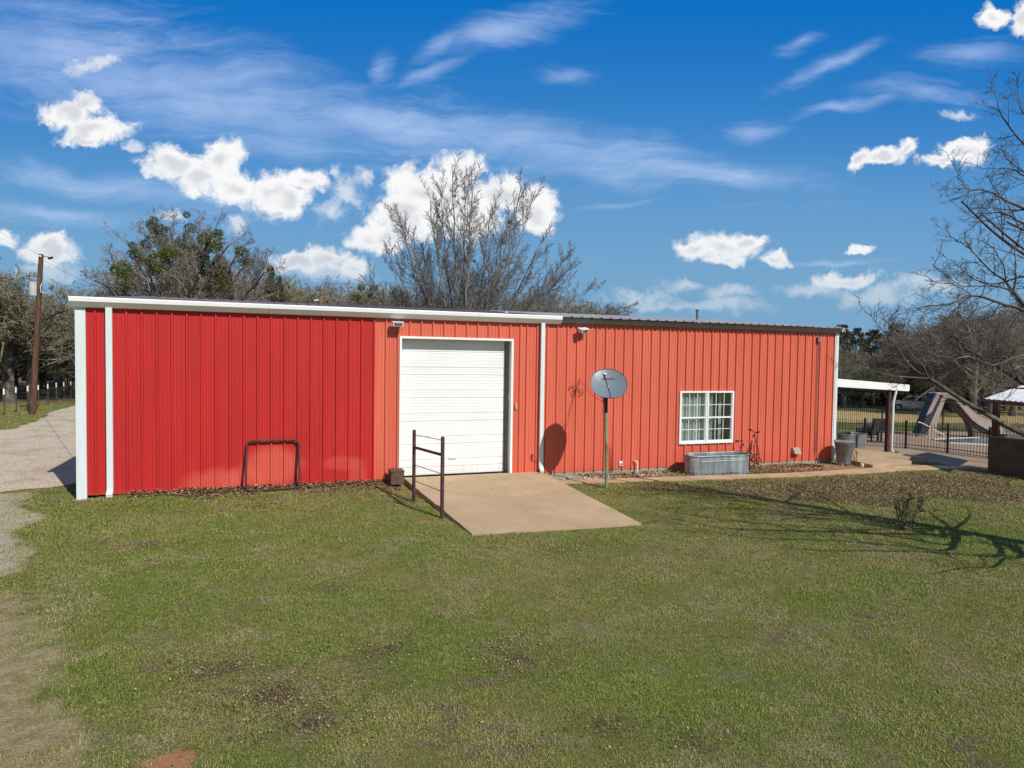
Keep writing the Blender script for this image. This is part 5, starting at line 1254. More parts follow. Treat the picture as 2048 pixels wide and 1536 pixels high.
# tall many-stemmed bare tree behind the roll-up door
DV = 36
base = at(922, 716, DV); base.z = 0
rnd = random.Random(77); out = []
out.append((0, [base+Vector((0, 0, -.2)), base+Vector((0, 0, 1.2)), base+Vector((.05, 0, 2.6))], [.42, .36, .32]))
for tx, ty, dz, r0, st in [(905, 345, 0, .20, .6), (930, 350, 1.5, .17, 1.2), (945, 372, -1.2, .17, 1.0), (858, 398, -1, .18, .2), (880, 372, 1.4, .16, .5), (985, 410, 1, .16, .4), (1042, 368, -.8, .19, .1), (1062, 400, 1, .15, .3), (1085, 475, -1.5, .14, 0), (1128, 512, 1.2, .13, 0), (1143, 515, -.6, .13, .2), (1180, 572, .5, .11, -.2), (798, 428, .8, .17, .1), (818, 470, -1.2, .14, 0), (775, 500, 1.0, .12, -.1), (742, 555, -.4, .11, -.4), (845, 500, 2.0, .12, .5), (1010, 470, 2.0, .12, .5), (1100, 560, 2.2, .10, 0), (780, 590, 2, .09, 0)]:
    tip = at(tx, ty, DV+dz*1.6); s0 = base+Vector((0, 0, 2.2+st)); n = 9; line = []
    mid = s0.lerp(tip, .5); mid += Vector((tip.x-s0.x, tip.y-s0.y, 0))*.13; mid.z -= (tip.z-s0.z)*.05
    for i in range(n+1):
        t = i/n; p = s0*(1-t)**2+mid*2*t*(1-t)+tip*t*t; line.append(p+rv(rnd)*.08*min(1, t*3))
    Q = VASE; grow(out, s0, Vector((0, 0, 1)), (tip-s0).length, r0*.50, 1, Q, rnd, pts=line)
out = [(a, [p-base for p in l], r) for a, l, r in out]
tvm, cvm = limbs_mesh('tall_trunk', out, MT['barkpale'], 0, 1), limbs_mesh('tall_crown', out, MT['twigpale'], 2, 5)
TV = tree_obj(tvm, cvm, 'tallest bare tree with many upright pale stems behind the roll-up door', tuple(base), 0, 1.0)
add_clumps(TV, [(at(x_, y_, DV+d)-base, r_*DV/F_PX/.42) for x_, y_, r_, d in [(909,392,5,.3),(927,397,5,.1),(949,404,3,.1),(876,432,5,-.5),(1021,444,6,.4),(1007,486,5,.2),(936,496,5,-.3),(887,520,5,.2),(949,522,5,.2),(1009,520,5,.3),(1003,575,4,.0)]])

# left: trees beyond the post fence
place('K3', 15, 520, 44, 'large olive-grey tree at the far left edge behind the utility pole', wide=1.25)
place('K0', 60, 560, 46, 'round-crowned tree directly behind the utility pole', wide=1.2)
place('K4', 112, 562, 50, 'leafless tree between the utility pole and the barn corner', wide=1.15)
LWOOD = 'olive-grey trees at the left edge of the field'
for px, ty, dpt, kd in [(-30, 540, 52, 'K4'), (30, 600, 54, 'K3'), (85, 612, 56, 'K3'), (135, 640, 58, 'K4'), (10, 650, 60, 'K0'), (60, 660, 66, 'K4'), (160, 640, 66, 'K3'), (110, 650, 70, 'K3'), (-10, 640, 70, 'K3'), (185, 640, 74, 'K4'), (40, 640, 80, 'K4'), (130, 655, 85, 'K0'), (90, 660, 95, 'K3'), (-50, 600, 60, 'K3'), (-70, 560, 48, 'K4'), (215, 650, 80, 'K1')]:
    place(kd, px, ty, dpt, 'grey-green bare tree of the wood beyond the post fence', LWOOD, wide=1.35)
# trees on the right beyond the pool
RW = 'bare trees beyond the pool and the golden grass'
place('C0', 1797, 646, 84, 'tallest dark evergreen beyond the patio cover', name='cedar_tree', wide=1.2)
place('C1', 1745, 658, 88, 'dark evergreen left of the tallest one beyond the patio cover', name='cedar_tree', wide=1.1)
place('C1', 1765, 664, 92, 'second dark evergreen tucked against the tallest one', name='cedar_tree', wide=1.1)
place('C2', 1712, 655, 84, 'brownish evergreen between the barn corner and the dark evergreens', name='cedar_tree', wide=1.0)
place('C2', 1684, 648, 78, 'brown-tinged evergreen right against the corner of the barn', name='cedar_tree', wide=.9)
place('C0', 1850, 700, 100, 'dark evergreen above the parked car', name='cedar_tree', wide=1.3)
rnd = random.Random(9)
for px, ty, dpt, kd in [(1690, 690, 72, 'K3'), (1722, 688, 76, 'K0'), (1752, 690, 82, 'K4'), (1782, 694, 84, 'K0'), (1812, 688, 84, 'K1'), (1840, 676, 86, 'K0'), (1865, 640, 84, 'K1'), (1700, 700, 84, 'K1'), (1740, 704, 86, 'K3'), (1775, 706, 88, 'K1'), (1810, 706, 84, 'K3'), (1845, 690, 90, 'K0'), (1885, 622, 66, 'K0'), (1915, 612, 70, 'K1'), (1985, 604, 72, 'K0'), (2030, 600, 66, 'K1'), (2070, 610, 72, 'K2'), (1900, 640, 82, 'K0'), (1935, 632, 86, 'K3'), (1970, 630, 80, 'K0'), (2010, 625, 84, 'K1'), (2050, 630, 88, 'K0'), (2100, 620, 80, 'K1'), (2130, 600, 70, 'K0'), (1880, 660, 92, 'K4'), (1920, 660, 96, 'K0'), (1960, 655, 92, 'K1'), (2000, 650, 98, 'K4'), (2040, 655, 95, 'K0'), (1660, 700, 80, 'K0'), (1640, 705, 86, 'K1')]:
    place(kd, px, ty, dpt, 'dense bare brown tree of the wood beyond the pool', RW, wide=rnd.uniform(1.0, 1.35))
place('K2', 1955, 592, 58, 'pale-stemmed bare tree standing above the others beyond the slide', wide=1.0)
place('K2', 1992, 600, 60, 'second pale-stemmed bare tree beyond the slide', wide=1.0)
# far-off rows of trees closing the fields: read as one mass
rnd = random.Random(21); DP = []
for i in range(46): DP.append((1640+i*11+rnd.uniform(-5, 5), rnd.uniform(700, 722), rnd.uniform(112, 135), 1.5))
for i in range(26): DP.append((-60+i*13+rnd.uniform(-5, 5), rnd.uniform(664, 690), rnd.uniform(100, 125), 1.6))
for i in range(34): DP.append((-60+i*9+rnd.uniform(-5, 5), rnd.uniform(702, 716), rnd.uniform(84, 98), 3.0))
for i in range(44): DP.append((1640+i*11+rnd.uniform(-5, 5), rnd.uniform(722, 738), rnd.uniform(104, 112), 2.6))
def far_wood():
    co, sc3, rr, pk = [], [], [], []
    for px, ty, dpt, wd in DP:
        tp = at(px, ty, dpt); z0 = gz(tp.x, tp.y); s = (tp.z-z0)/9; co += [tp.x, tp.y, z0]; sc3 += [s*wd, s*wd, s]; rr.append(rnd.uniform(0, 6.28)); pk.append(rnd.randint(0, 3))
    me = bpy.data.meshes.new('distant_wood'); n = len(rr); me.vertices.add(n); me.vertices.foreach_set('co', co)
    me.attributes.new('scl', 'FLOAT_VECTOR', 'POINT').data.foreach_set('vector', sc3); me.attributes.new('rot', 'FLOAT', 'POINT').data.foreach_set('value', rr); me.attributes.new('pick', 'INT', 'POINT').data.foreach_set('value', pk)
    o = bpy.data.objects.new('distant_wood', me); COL.objects.link(o); tag(o, kind='stuff')
    ng = bpy.data.node_groups.new('distant_wood', 'GeometryNodeTree'); ng.interface.new_socket('Geometry', in_out='INPUT', socket_type='NodeSocketGeometry'); ng.interface.new_socket('Geometry', in_out='OUTPUT', socket_type='NodeSocketGeometry')
    gi = ng.nodes.new('NodeGroupInput'); go = ng.nodes.new('NodeGroupOutput'); ip = ng.nodes.new('GeometryNodeInstanceOnPoints'); jn = ng.nodes.new('GeometryNodeJoinGeometry')
    for k in (0, 1, 3, 4):
        t_ = bpy.data.objects.new('far_tree', limbs_mesh('far_tree', KIN[k][3], MT['twig'] if k < 2 else MT['twig2'], 0, 4))
        oi = ng.nodes.new('GeometryNodeObjectInfo'); oi.inputs[0].default_value = t_; oi.inputs['As Instance'].default_value = True; ng.links.new(oi.outputs['Geometry'], jn.inputs[0])
    def na(nm, ty):
        x = ng.nodes.new('GeometryNodeInputNamedAttribute'); x.data_type = ty; x.inputs[0].default_value = nm; return x.outputs[0]
    ng.links.new(gi.outputs[0], ip.inputs['Points']); ng.links.new(jn.outputs[0], ip.inputs['Instance']); ip.inputs['Pick Instance'].default_value = True
    ng.links.new(na('pick', 'INT'), ip.inputs['Instance Index']); c = ng.nodes.new('ShaderNodeCombineXYZ'); ng.links.new(na('rot', 'FLOAT'), c.inputs[2]); ng.links.new(c.outputs[0], ip.inputs['Rotation'])
    ng.links.new(na('scl', 'FLOAT_VECTOR'), ip.inputs['Scale']); ng.links.new(ip.outputs[0], go.inputs[0]); o.modifiers.new('distant_wood', 'NODES').node_group = ng
far_wood()
for i in range(12):
    px = 1650+i*36+rnd.uniform(-10, 10); place('C%d' % rnd.choice((0, 2)), px, rnd.uniform(716, 728), rnd.uniform(100, 112), 'low dark evergreen in the shade under the bare trees beyond the pool', 'low evergreens under the bare trees beyond the pool', wide=1.8, name='cedar_tree')

# ------------------------------------------------------------------ near tree whose limbs reach in from the right
DT = 11.0
out = []; rnd = random.Random(31)
NQ = dict(seg=[6, 6, 5, 4, 3], wob=[.05, .10, .22, .28, .3], up=[0, .02, .04, .04, .03], taper=[.5, .25, .35, .4, .5],
          kids=[0, 9, 5, 3], start=[.2, .18, .2, .2], ang=[(20, 40), (28, 55), (30, 60), (30, 60)],
          len=[(1, 1), (.16, .32), (.35, .6), (.4, .65)], rr=[(.5, .7), (.34, .5), (.45, .6), (.55, .7)], rmin=.0035)
troot = at(2262, 1120, DT); troot.z = 0
trk = [troot+Vector((0, 0, -.2))]+[at(x, y, DT) for x, y in [(2258, 1000), (2250, 905), (2240, 790), (2226, 680), (2205, 540), (2185, 420), (2165, 260), (2150, 120), (2140, -40)]]
out.append((0, trk, [.21, .185, .175, .155, .14, .12, .10, .075, .05, .02]))
def limb(pts, d0, d1, r0, r1, kids=9, lvl=1, ln=None):
    n = len(pts); raw = [at(x, y, d0+(d1-d0)*i/(n-1)) for i, (x, y) in enumerate(pts)]
    # densify with slight wander
    line = []
    for i in range(n-1):
        p0 = raw[max(0, i-1)]; p1 = raw[i]; p2 = raw[i+1]; p3_ = raw[min(n-1, i+2)]
        for j in range(3):
            t = j/3; line.append(.5*((2*p1)+(p2-p0)*t+(2*p0-5*p1+4*p2-p3_)*t*t+(3*p1-p0-3*p2+p3_)*t**3)+rv(rnd)*.006)
    line.append(raw[-1])
    Q = dict(NQ); Lt = sum((a-b).length for a, b in zip(line[:-1], line[1:]))
    r0, r1 = r0*.78, r1*.85; m = len(line)-1; rad = [r0+(r1-r0)*(i/m)**.8 for i in range(m+1)]
    out.append((lvl, line, rad))
    for k in range(kids):
        t = .12+.88*(k+rnd.random())/kids; t = min(t, .995); i = int(t*m); q = line[i].lerp(line[i+1], t*m-i); dr = (line[i+1]-line[i]).normalized()
        cdn = side_dir(dr, R(rnd.uniform(28, 60)), rnd); grow(out, q, cdn, min(.8, Lt*rnd.uniform(.12, .30))*(1.2-.5*t), max(.005, rad[i]*rnd.uniform(.35, .55)), 2, Q, rnd)
limb([(2250, 905), (2150, 890), (2048, 868), (1990, 838), (1950, 815), (1905, 788), (1858, 757)], 11, 10.2, .075, .034, 3)
limb([(1858, 757), (1850, 742), (1843, 728), (1822, 708), (1805, 687), (1790, 665), (1786, 652), (1788, 640), (1781, 630)], 10.2, 9.8, .024, .004, 7, 2)
limb([(1858, 757), (1827, 738), (1812, 720), (1795, 697), (1778, 677), (1765, 660), (1752, 645), (1741, 632), (1729, 623)], 10.2, 10.5, .022, .004, 8, 2)
limb([(1752, 645), (1748, 630), (1750, 612)], 10.4, 10.4, .007, .003, 2, 3)
limb([(1858, 757), (1830, 755), (1800, 753), (1770, 748), (1740, 740), (1715, 730), (1703, 722), (1698, 709)], 10.2, 9.6, .016, .004, 6, 2)
limb([(1803, 753), (1792, 753), (1777, 759)], 9.9, 9.8, .008, .004, 1, 3)
limb([(2245, 840), (2150, 800), (2048, 767), (2036, 762), (2002, 737), (1975, 720), (1950, 708), (1932, 695), (1914, 677), (1905, 663), (1918, 650), (1926, 643)], 11, 11.6, .055, .006, 13)
limb([(2090, 740), (2048, 733), (2025, 740), (2010, 755), (1998, 763), (1985, 758), (1940, 732), (1915, 735), (1880, 757)], 11.3, 11.0, .028, .004, 9)
limb([(2240, 800), (2150, 745), (2080, 715), (2040, 712), (1985, 730), (1937, 713), (1883, 726), (1834, 713), (1811, 697)], 11, 10.4, .035, .005, 12)
limb([(2236, 760), (2140, 690), (2060, 622), (2026, 583)], 11, 11.3, .062, .038, 6)
limb([(2026, 583), (2008, 560), (1985, 545), (1965, 525), (1945, 503), (1925, 487), (1905, 475), (1895, 465), (1885, 459)], 11.3, 11.8, .026, .004, 12, 2)
limb([(2026, 583), (1995, 573), (1960, 572), (1925, 572), (1905, 560), (1885, 545), (1864, 529)], 11.3, 10.7, .022, .004, 12, 2)
limb([(2026, 583), (2030, 560), (2031, 530), (2030, 500), (2034, 480)], 11.3, 11.5, .020, .005, 7, 2)
limb([(2010, 562), (2008, 535), (1997, 515), (1990, 500), (1975, 488), (1955, 478), (1930, 475)], 11.3, 10.6, .016, .004, 8, 2)
limb([(1945, 503), (1932, 482), (1928, 455)], 11.6, 11.6, .012, .004, 3, 3)
limb([(2240, 790), (2120, 690), (2048, 622), (2010, 610), (1975, 597), (1945, 592), (1915, 602), (1885, 610), (1850, 612), (1834, 621)], 11, 10.5, .05, .005, 14)
limb([(1945, 592), (1920, 575), (1900, 568), (1870, 565), (1848, 547)], 10.8, 10.4, .014, .004, 7, 2)
limb([(2000, 605), (1985, 630), (1950, 640), (1915, 630), (1880, 640)], 10.9, 11.4, .012, .004, 6, 2)
limb([(1940, 592), (1915, 587), (1893, 586)], 10.8, 10.9, .010, .004, 3, 3)
limb([(2226, 680), (2150, 600), (2090, 560), (2040, 555), (1990, 568), (1950, 560), (1925, 540), (1900, 520)], 11, 12.2, .034, .004, 12)
limb([(2205, 540), (2120, 460), (2048, 418), (2010, 400), (1990, 388), (1965, 380), (1935, 378), (1925, 366), (1912, 352)], 11, 10.6, .045, .004, 14)
limb([(1935, 378), (1922, 379), (1911, 383)], 10.7, 10.6, .007, .003, 2, 3)
limb([(2205, 540), (2110, 470), (2048, 448), (2020, 432), (1990, 425), (1970, 430), (1962, 442)], 11, 11.5, .034, .004, 11)
limb([(2185, 420), (2110, 380), (2048, 352), (2030, 340), (2005, 337), (1962, 337)], 11, 10.7, .030, .004, 10)
limb([(2185, 420), (2110, 340), (2048, 288), (2020, 255), (2000, 225), (1994, 200), (1990, 180)], 11, 11.3, .032, .004, 10)
limb([(2185, 420), (2100, 370), (2048, 345), (2015, 318), (2004, 298), (2001, 270)], 11, 11.8, .026, .004, 9)
limb([(2165, 260), (2100, 250), (2048, 228), (2040, 200), (2034, 172)], 11, 11.0, .026, .004, 8)
limb([(1999, 225), (1988, 216), (1975, 213)], 11.2, 11.2, .007, .003, 2, 3)
# limbs on the sides that the frame cuts off (their shadows cross the lawn)
for tx, ty, dd, r0, h0 in [(2420, 500, -1.5, .05, (2240, 790)), (2500, 300, 1.0, .05, (2205, 540)), (2150, 560, -2.4, .045, (2245, 840)), (2230, 350, -2.2, .045, (2226, 680)), (2130, 480, 2.6, .045, (2226, 680)), (2350, 150, -1.0, .04, (2185, 420)), (2180, 660, 3.0, .05, (2248, 860)), (2560, 640, .5, .05, (2248, 860))]:
    m1 = ((h0[0]*2+tx)/3, (h0[1]*2+ty)/3+12); m2 = ((h0[0]+tx*2)/3, (h0[1]+ty*2)/3+14)
    limb([h0, m1, m2, (tx, ty)], DT, DT+dd, r0, .006, 14)
# low crooked limbs on the camera side of the trunk, out of frame: their shadows curl over the grass
def wlimb(pts, r0, r1, kids=8):
    line = []; pts = [Vector(p) for p in pts]; n = len(pts)
    for i in range(n-1):
        p0, p1, p2, p3_ = pts[max(0, i-1)], pts[i], pts[i+1], pts[min(n-1, i+2)]
        for j in range(4):
            t = j/4; line.append(.5*((2*p1)+(p2-p0)*t+(2*p0-5*p1+4*p2-p3_)*t*t+(3*p1-p0-3*p2+p3_)*t**3))
    line.append(pts[-1]); m = len(line)-1; rad = [r0+(r1-r0)*i/m for i in range(m+1)]; out.append((1, line, rad)); Q = dict(NQ)
    for k in range(kids):
        t = .2+.8*(k+rnd.random())/kids; t = min(t, .99); i = int(t*m); dr = (line[i+1]-line[i]).normalized()
        grow(out, line[i], side_dir(dr, R(rnd.uniform(30, 65)), rnd), rnd.uniform(.3, .9), max(.005, rad[i]*.45), 2, Q, rnd)
def shw(px, py, z):
    """point at height z whose shadow falls where the photo shows it on the lawn"""
    g_ = rg(px, py); return g_+sund*(z/sund.z)
hub = lambda z: Vector((troot.x, troot.y, z))
def slimb(pl, z0, z1, r0, r1, kids): wlimb([hub(z0)]+[shw(x, y, z0+(z1-z0)*(i+1)/len(pl)) for i, (x, y) in enumerate(pl)], r0, r1, kids)
slimb([(2048, 1113), (2009, 1117), (1998, 1127), (1981, 1136), (1959, 1136), (1928, 1137), (1891, 1143), (1862, 1149), (1832, 1150)], 1.5, 2.2, .030, .008, 8)
slimb([(2040, 1112), (1994, 1110), (1961, 1109), (1959, 1116), (1970, 1125), (1963, 1136)], 1.6, 2.0, .020, .010, 2)
slimb([(2040, 1110), (1990, 1109), (1959, 1110), (1917, 1103), (1893, 1098), (1895, 1110), (1921, 1127), (1926, 1140)], 1.7, 2.1, .022, .008, 4)
slimb([(2000, 1112), (1895, 1107), (1797, 1103), (1720, 1101), (1644, 1101), (1560, 1096)], 1.8, 3.6, .045, .012, 12)
slimb([(2048, 1108), (2009, 1097), (1959, 1086), (1906, 1079), (1841, 1066), (1775, 1051), (1709, 1033), (1600, 1005)], 1.9, 4.6, .048, .014, 16)
slimb([(2048, 1106), (1990, 1085), (1940, 1060), (1890, 1045), (1850, 1035)], 2.0, 3.2, .030, .010, 8)
slimb([(1900, 1090), (1800, 1075), (1700, 1062), (1580, 1050), (1450, 1040), (1330, 1022)], 2.3, 5.4, .050, .014, 20)
slimb([(1880, 1075), (1750, 1040), (1600, 1018), (1450, 1000), (1320, 992)], 2.6, 5.8, .050, .014, 20)
slimb([(1850, 1062), (1700, 1030), (1540, 1000), (1400, 985), (1290, 975)], 2.8, 6.2, .050, .014, 20)
slimb([(1900, 1100), (1780, 1090), (1650, 1080), (1520, 1075), (1400, 1062)], 2.4, 5.0, .045, .012, 18)
out = [(a, [p-troot for p in l], r) for a, l, r in out]
darkbark = mat('near_tree_bark', (.10,.088,.080), (.05,.045,.045), 9, .9, bump=.4, bscale=30, c3=(.17,.155,.14), s3=3)
NT = tree_obj(limbs_mesh('near_trunk', out, darkbark, 0, 1), limbs_mesh('near_twigs', out, darkbark, 2, 4), 'near bare tree reaching in from the right edge over the lawn', tuple(troot), 0, 1)

# ------------------------------------------------------------------ small shrub in the lawn
sp = rg(1808, 1062); SH = thing('shrub', 'small dark twiggy shrub with a stump in the lawn at the right', 'shrub', tuple(sp))
rnd = random.Random(3); out = []
SQ = dict(seg=[5, 3, 2], wob=[.05, .25, .3], up=[.02, .05, .03], taper=[.5, .5, .5], kids=[7, 2], start=[.3, .3], ang=[(25, 60), (30, 60)], len=[(.12, .26), (.4, .6)], rr=[(.4, .5), (.5, .6)], rmin=.0025)
for dx, dy, h in [(-.12, 0, .72), (.03, .02, .84), (.06, -.03, .70), (-.04, .05, .62), (.12, .03, .74), (.45, .0, .62), (.35, .2, .50), (-.18, .1, .50), (.28, -.12, .48), (.55, .1, .52)]:
    tip = Vector((dx*1.0, dy, h)); grow(out, Vector((dx*.15, dy*.2, -.02)), (tip-Vector((dx*.15, dy*.2, 0))).normalized(), tip.length, .011, 0, SQ, rnd)
me = limbs_mesh('shrub_stems', out, MT['bark'], 0, 2); o = bpy.data.objects.new('stems', me); COL.objects.link(o); o.parent = SH
V = []; Fc = []
for lvl, l, r in out:
    for p in l[1:]:
        for _ in range(3 if lvl == 0 else 2):
            c = p+rv(rnd)*.03; a = rv(rnd).normalized()*.018; b = rv(rnd).normalized()*.011; k = len(V); V += [tuple(c-a), tuple(c+b), tuple(c+a), tuple(c-b)]; Fc.append((k, k+1, k+2, k+3))
me = bpy.data.meshes.new('shrub_leaves'); me.from_pydata(V, [], Fc); me.materials.append(mat('shrub_leaf', (.04,.05,.02), (.08,.07,.03), 8, .8)); o = bpy.data.objects.new('leaves', me); COL.objects.link(o); o.parent = SH
mb = MB(); mb.tube([(.05, -.02, -.03), (.05, -.02, .07), (.05, -.02, .075)], [.09, .075, .02], 12); mb.tube([(.12, -.06, 0), (.30, .02, .34), (.34, .03, .42)], [.022, .018, .008], 7); mb.build('stump', mat('cut_stump', (.20,.10,.06), (.09,.06,.045), 10, .9), SH)

# ------------------------------------------------------------------ fallen leaves (uncountable)
def in_frame(x, y, z=0, mx=120, my=80):
    d = Vector((x, y, z))-CAM; dz = d.dot(fw)
    if dz < .5: return None
    px = 1024+F_PX*d.dot(rt)/dz; py = 768-F_PX*d.dot(up)/dz
    return dz if (-mx < px < 2048+mx and py < 1536+my) else None
def ground_z(x, y):
    z = gz(x, y)
    if -4.6 < x < 3.15: z += .13*math.exp(-abs(y-.1)/.7)*max(0, min(1, (x+4.6)/1.5))*max(0, min(1, (3.15-x)/.5))
    b_ = mnoise.noise(Vector((x*.22, y*.22, 3)))*.035+mnoise.noise(Vector((x*.8, y*.8, 7)))*.012
    fl = max(0, min(1, abs(y)/1.2)) if -4.2 < x < 17.6 else 1
    return z+b_*max(0, 1-math.hypot(x, y)/120)*fl
rnd = random.Random(8); V = []; Fc = []; tone = []
def leaf(x, y, z, s):
    a = rnd.uniform(0, 6.28); t1, t2 = rnd.uniform(-.5, .5), rnd.uniform(-.5, .5); u = Vector((math.cos(a), math.sin(a), t1))*s; w = Vector((-math.sin(a), math.cos(a), t2))*s*.55
    c = Vector((x, y, z+rnd.uniform(.006, .03))); k = len(V); mid = Vector((0, 0, -s*.25))
    V.extend([tuple(c-u), tuple(c+w-mid), tuple(c+u), tuple(c-w-mid)]); Fc.extend([(k, k+1, k+2), (k, k+2, k+3)]); v = rnd.random(); tone.extend([v]*4)
def scatter(n, fx, s=(.022, .042)):
    for _ in range(n):
        p = fx()
        if p: leaf(p[0], p[1], p[2] if len(p) > 2 else ground_z(p[0], p[1]), rnd.uniform(*s))
def wall_pile():
    x = rnd.uniform(-3.1, 2.95); dens = max(0, mnoise.noise(Vector((x*1.1, 2, 0)))*1.2+.55+(.5 if -2.2 < x < -.3 else 0)+(1 if x > .4 else 0)+(.9 if x > 2 else 0))
    if rnd.random() > dens*.7: return None
    w = .10+.16*dens; y = -.05-abs(rnd.gauss(0, w)); return (x, y, ground_z(x, y)+max(0, .10-abs(y)*.25)*rnd.random())
scatter(5200, wall_pile)
def right_bed():
    x = rnd.uniform(7.1, 17.2); yb = -(.75+(x-7)*.07) if x < 14 else -1.35; y = rnd.uniform(yb, -.03)
    if mnoise.noise(Vector((x*.9, y*2, 9)))+.42+(.3 if x > 13.5 else 0)-(.8 if x > 16.0 else 0) < rnd.random()*.9: return None
    return (x, y, .0+.04*rnd.random())
scatter(7000, right_bed)
def litter():
    x = rnd.uniform(7.3, 22); y = rnd.uniform(-6.6, -1.4); return (x, y)
LZ = LEAFZ[0]
pts = np.stack([rng.uniform(7.2, 24, 110000), rng.uniform(-7.5, -1.2, 110000)], 1)
sd = np.minimum(poly_sdf(pts[:, 0], pts[:, 1], LZ), 99); sp_ = poly_sdf(pts[:, 0], pts[:, 1], PATH)
for (x, y), d_, q_ in zip(pts, sd, sp_):
    if q_ < .02: continue
    nz = mnoise.noise(Vector((x*.7, y*.7, 4)))+.5*mnoise.noise(Vector((x*2.4, y*2.4, 1)))
    if rnd.random() < max(0.0, min(1, .30-d_/1.1+nz*1.2))*(.50 if x > 10 else .30): leaf(x, y, ground_z(x, y)+.015, rnd.uniform(.014, .030))
for cx, cy, n, s_ in [(*tuple(rg(a_, b_))[:2], n_, q_) for a_, b_, n_, q_ in CLUST]+list(((4.6, -.35, 26, .9), (8.2, -2.3, 60, .8), (7.3, -.35, 60, .25), (18.3, -.9, 160, .45), (-1, -5, 90, 3), (3.5, -9.5, 130, 1.4), (1.0, -8.6, 160, .9), (6.5, -7.5, 80, 2.5), (20.5, -1.6, 120, .8))):
    for _ in range(n):
        x, y = rnd.gauss(cx, s_), rnd.gauss(cy, s_*.6)
        if x > 3.2 and x < 6.9 and y > -5.4: z = slabz(x, y)
        elif y > -.02 and x < 17.6: continue
        else: z = ground_z(x, y)+.02
        leaf(x, y, z-(.012 if y < -2.8 and x < 7.2 else 0), rnd.uniform(.008, .017) if (y < -2.8 and x < 7.2) else rnd.uniform(.02, .034))
me = bpy.data.meshes.new('fallen_leaves'); me.from_pydata(V, [], Fc); a = me.attributes.new('tone', 'FLOAT', 'POINT'); a.data.foreach_set('value', tone)
lm = bpy.data.materials.new('dead_leaf'); nt, N, L, b = nodes_of(lm); q = NB(nt); cr = N.new('ShaderNodeValToRGB'); L.new(q.attr('tone'), cr.inputs[0])
for i, (p_, c_) in enumerate([(0, (.07,.038,.022)), (.3, (.14,.08,.045)), (.6, (.23,.145,.085)), (.85, (.33,.225,.135)), (1, (.50,.38,.25))]):
    e = cr.color_ramp.elements[i] if i < 2 else cr.color_ramp.elements.new(p_)
    e.position = p_; e.color = (*c_, 1)
cr.color_ramp.elements[1].position = .3
L.new(cr.outputs[0], b.inputs['Base Color']); b.inputs['Roughness'].default_value = .8; me.materials.append(lm)
o = bpy.data.objects.new('fallen_leaves', me); COL.objects.link(o); tag(o, kind='stuff')
# pale stones in the bed below the wall
V = []; Fc = []; mb = MB(); rnd = random.Random(12)
for _ in range(420):
    x = rnd.gauss(9.3, .9); y = rnd.uniform(-.75, -.1); s_ = rnd.uniform(.012, .03)
    if x < 7.9: continue
    mb.lathe([(0, 0), (s_, s_*.3), (s_*.7, s_*.9), (0, s_)], 6, (x, y), sx=rnd.uniform(.8, 1.5))
o = mb.build('white_stones', mat('white_stone', (.62,.57,.50), (.45,.40,.34), 20, .9)); o.location.z = .01; tag(o, kind='stuff')

# ------------------------------------------------------------------ grass (uncountable)
def tuft(seed, n=12, h=.05, w=.0034, spread=.045, lean=.8):
    rnd = random.Random(seed); V = []; Fc = []; T_ = []
    for _ in range(n):
        a = rnd.uniform(0, 6.28); c = Vector((rnd.gauss(0, spread), rnd.gauss(0, spread), -.004)); hh = h*rnd.uniform(.5, 1.25); l = rnd.uniform(.2, lean)
        d = Vector((math.cos(a)*l, math.sin(a)*l, 1)).normalized(); s = Vector((-math.sin(a), math.cos(a), 0))*w*rnd.uniform(.7, 1.3)
        m_ = c+d*hh*.55; e = c+Vector((d.x*1.7, d.y*1.7, d.z*.8)).normalized()*hh; k = len(V)
        V += [tuple(c-s), tuple(c+s), tuple(m_+s*.8), tuple(m_-s*.8), tuple(e)]; Fc += [(k, k+1, k+2, k+3), (k+3, k+2, k+4)]; T_ += [rnd.random()]*5
    me = bpy.data.meshes.new('grass_tuft'); me.from_pydata(V, [], Fc); a = me.attributes.new('tone', 'FLOAT', 'POINT'); a.data.foreach_set('value', T_); me.materials.append(MT['grass']); me.update()
    return bpy.data.objects.new('grass_tuft', me)
gmt = bpy.data.materials.new('grass_blades'); nt, N, L, b = nodes_of(gmt); q = NB(nt); P = q.pos()
base = lawn_colour(q, P, 1.25); tn = q.attr('tone')
c_ = q.mix(q.ss(tn, .70, .98, 0, .7), base, (.46, .39, .20)); c_ = q.mix(q.ss(tn, .30, .02, 0, .55), c_, (.09, .14, .025))
L.new(c_, b.inputs['Base Color']); b.inputs['Roughness'].default_value = .7; b.inputs['Specular IOR Level'].default_value = .25
MT['grass'] = gmt
TU = [tuft(1, 18, .030, .0022, .05, 1.6), tuft(2, 20, .027, .0022, .055, 1.8), tuft(3, 18, .022, .0024, .05, 1.5), tuft(4, 13, .038, .0022, .045, 2.0)]
N_ = 330000
X = rng.uniform(-7.5, 24, N_); Y = rng.uniform(-14.0, 1.8, N_)
dist = np.hypot(X, Y+16.7)
keep = rng.random(N_) < np.clip(9.0/dist, .18, 1)**1.2
mask = keep & (poly_sdf(X, Y, SLAB) > .01) & (poly_sdf(X, Y, PATH) > .0) & (poly_sdf(X, Y, DECK) > .05) & (poly_sdf(X, Y, DRIVE) > -.15*rng.random(N_)) & ~((X > -4.15) & (X < 17.7) & (Y > -.06))
mask &= ~((poly_sdf(X, Y, [(6.9, 0), (17.8, 0.2), (21.4, 1), (21.4, -1.9), (16.2, -1.46), (14.2, -1.42), (11.4, -1.12), (6.9, -.62)]) < 0) & (rng.random(N_) < .93))
mask &= ~((X > -3.2) & (X < 3) & (Y > -.28) & (rng.random(N_) < .8))
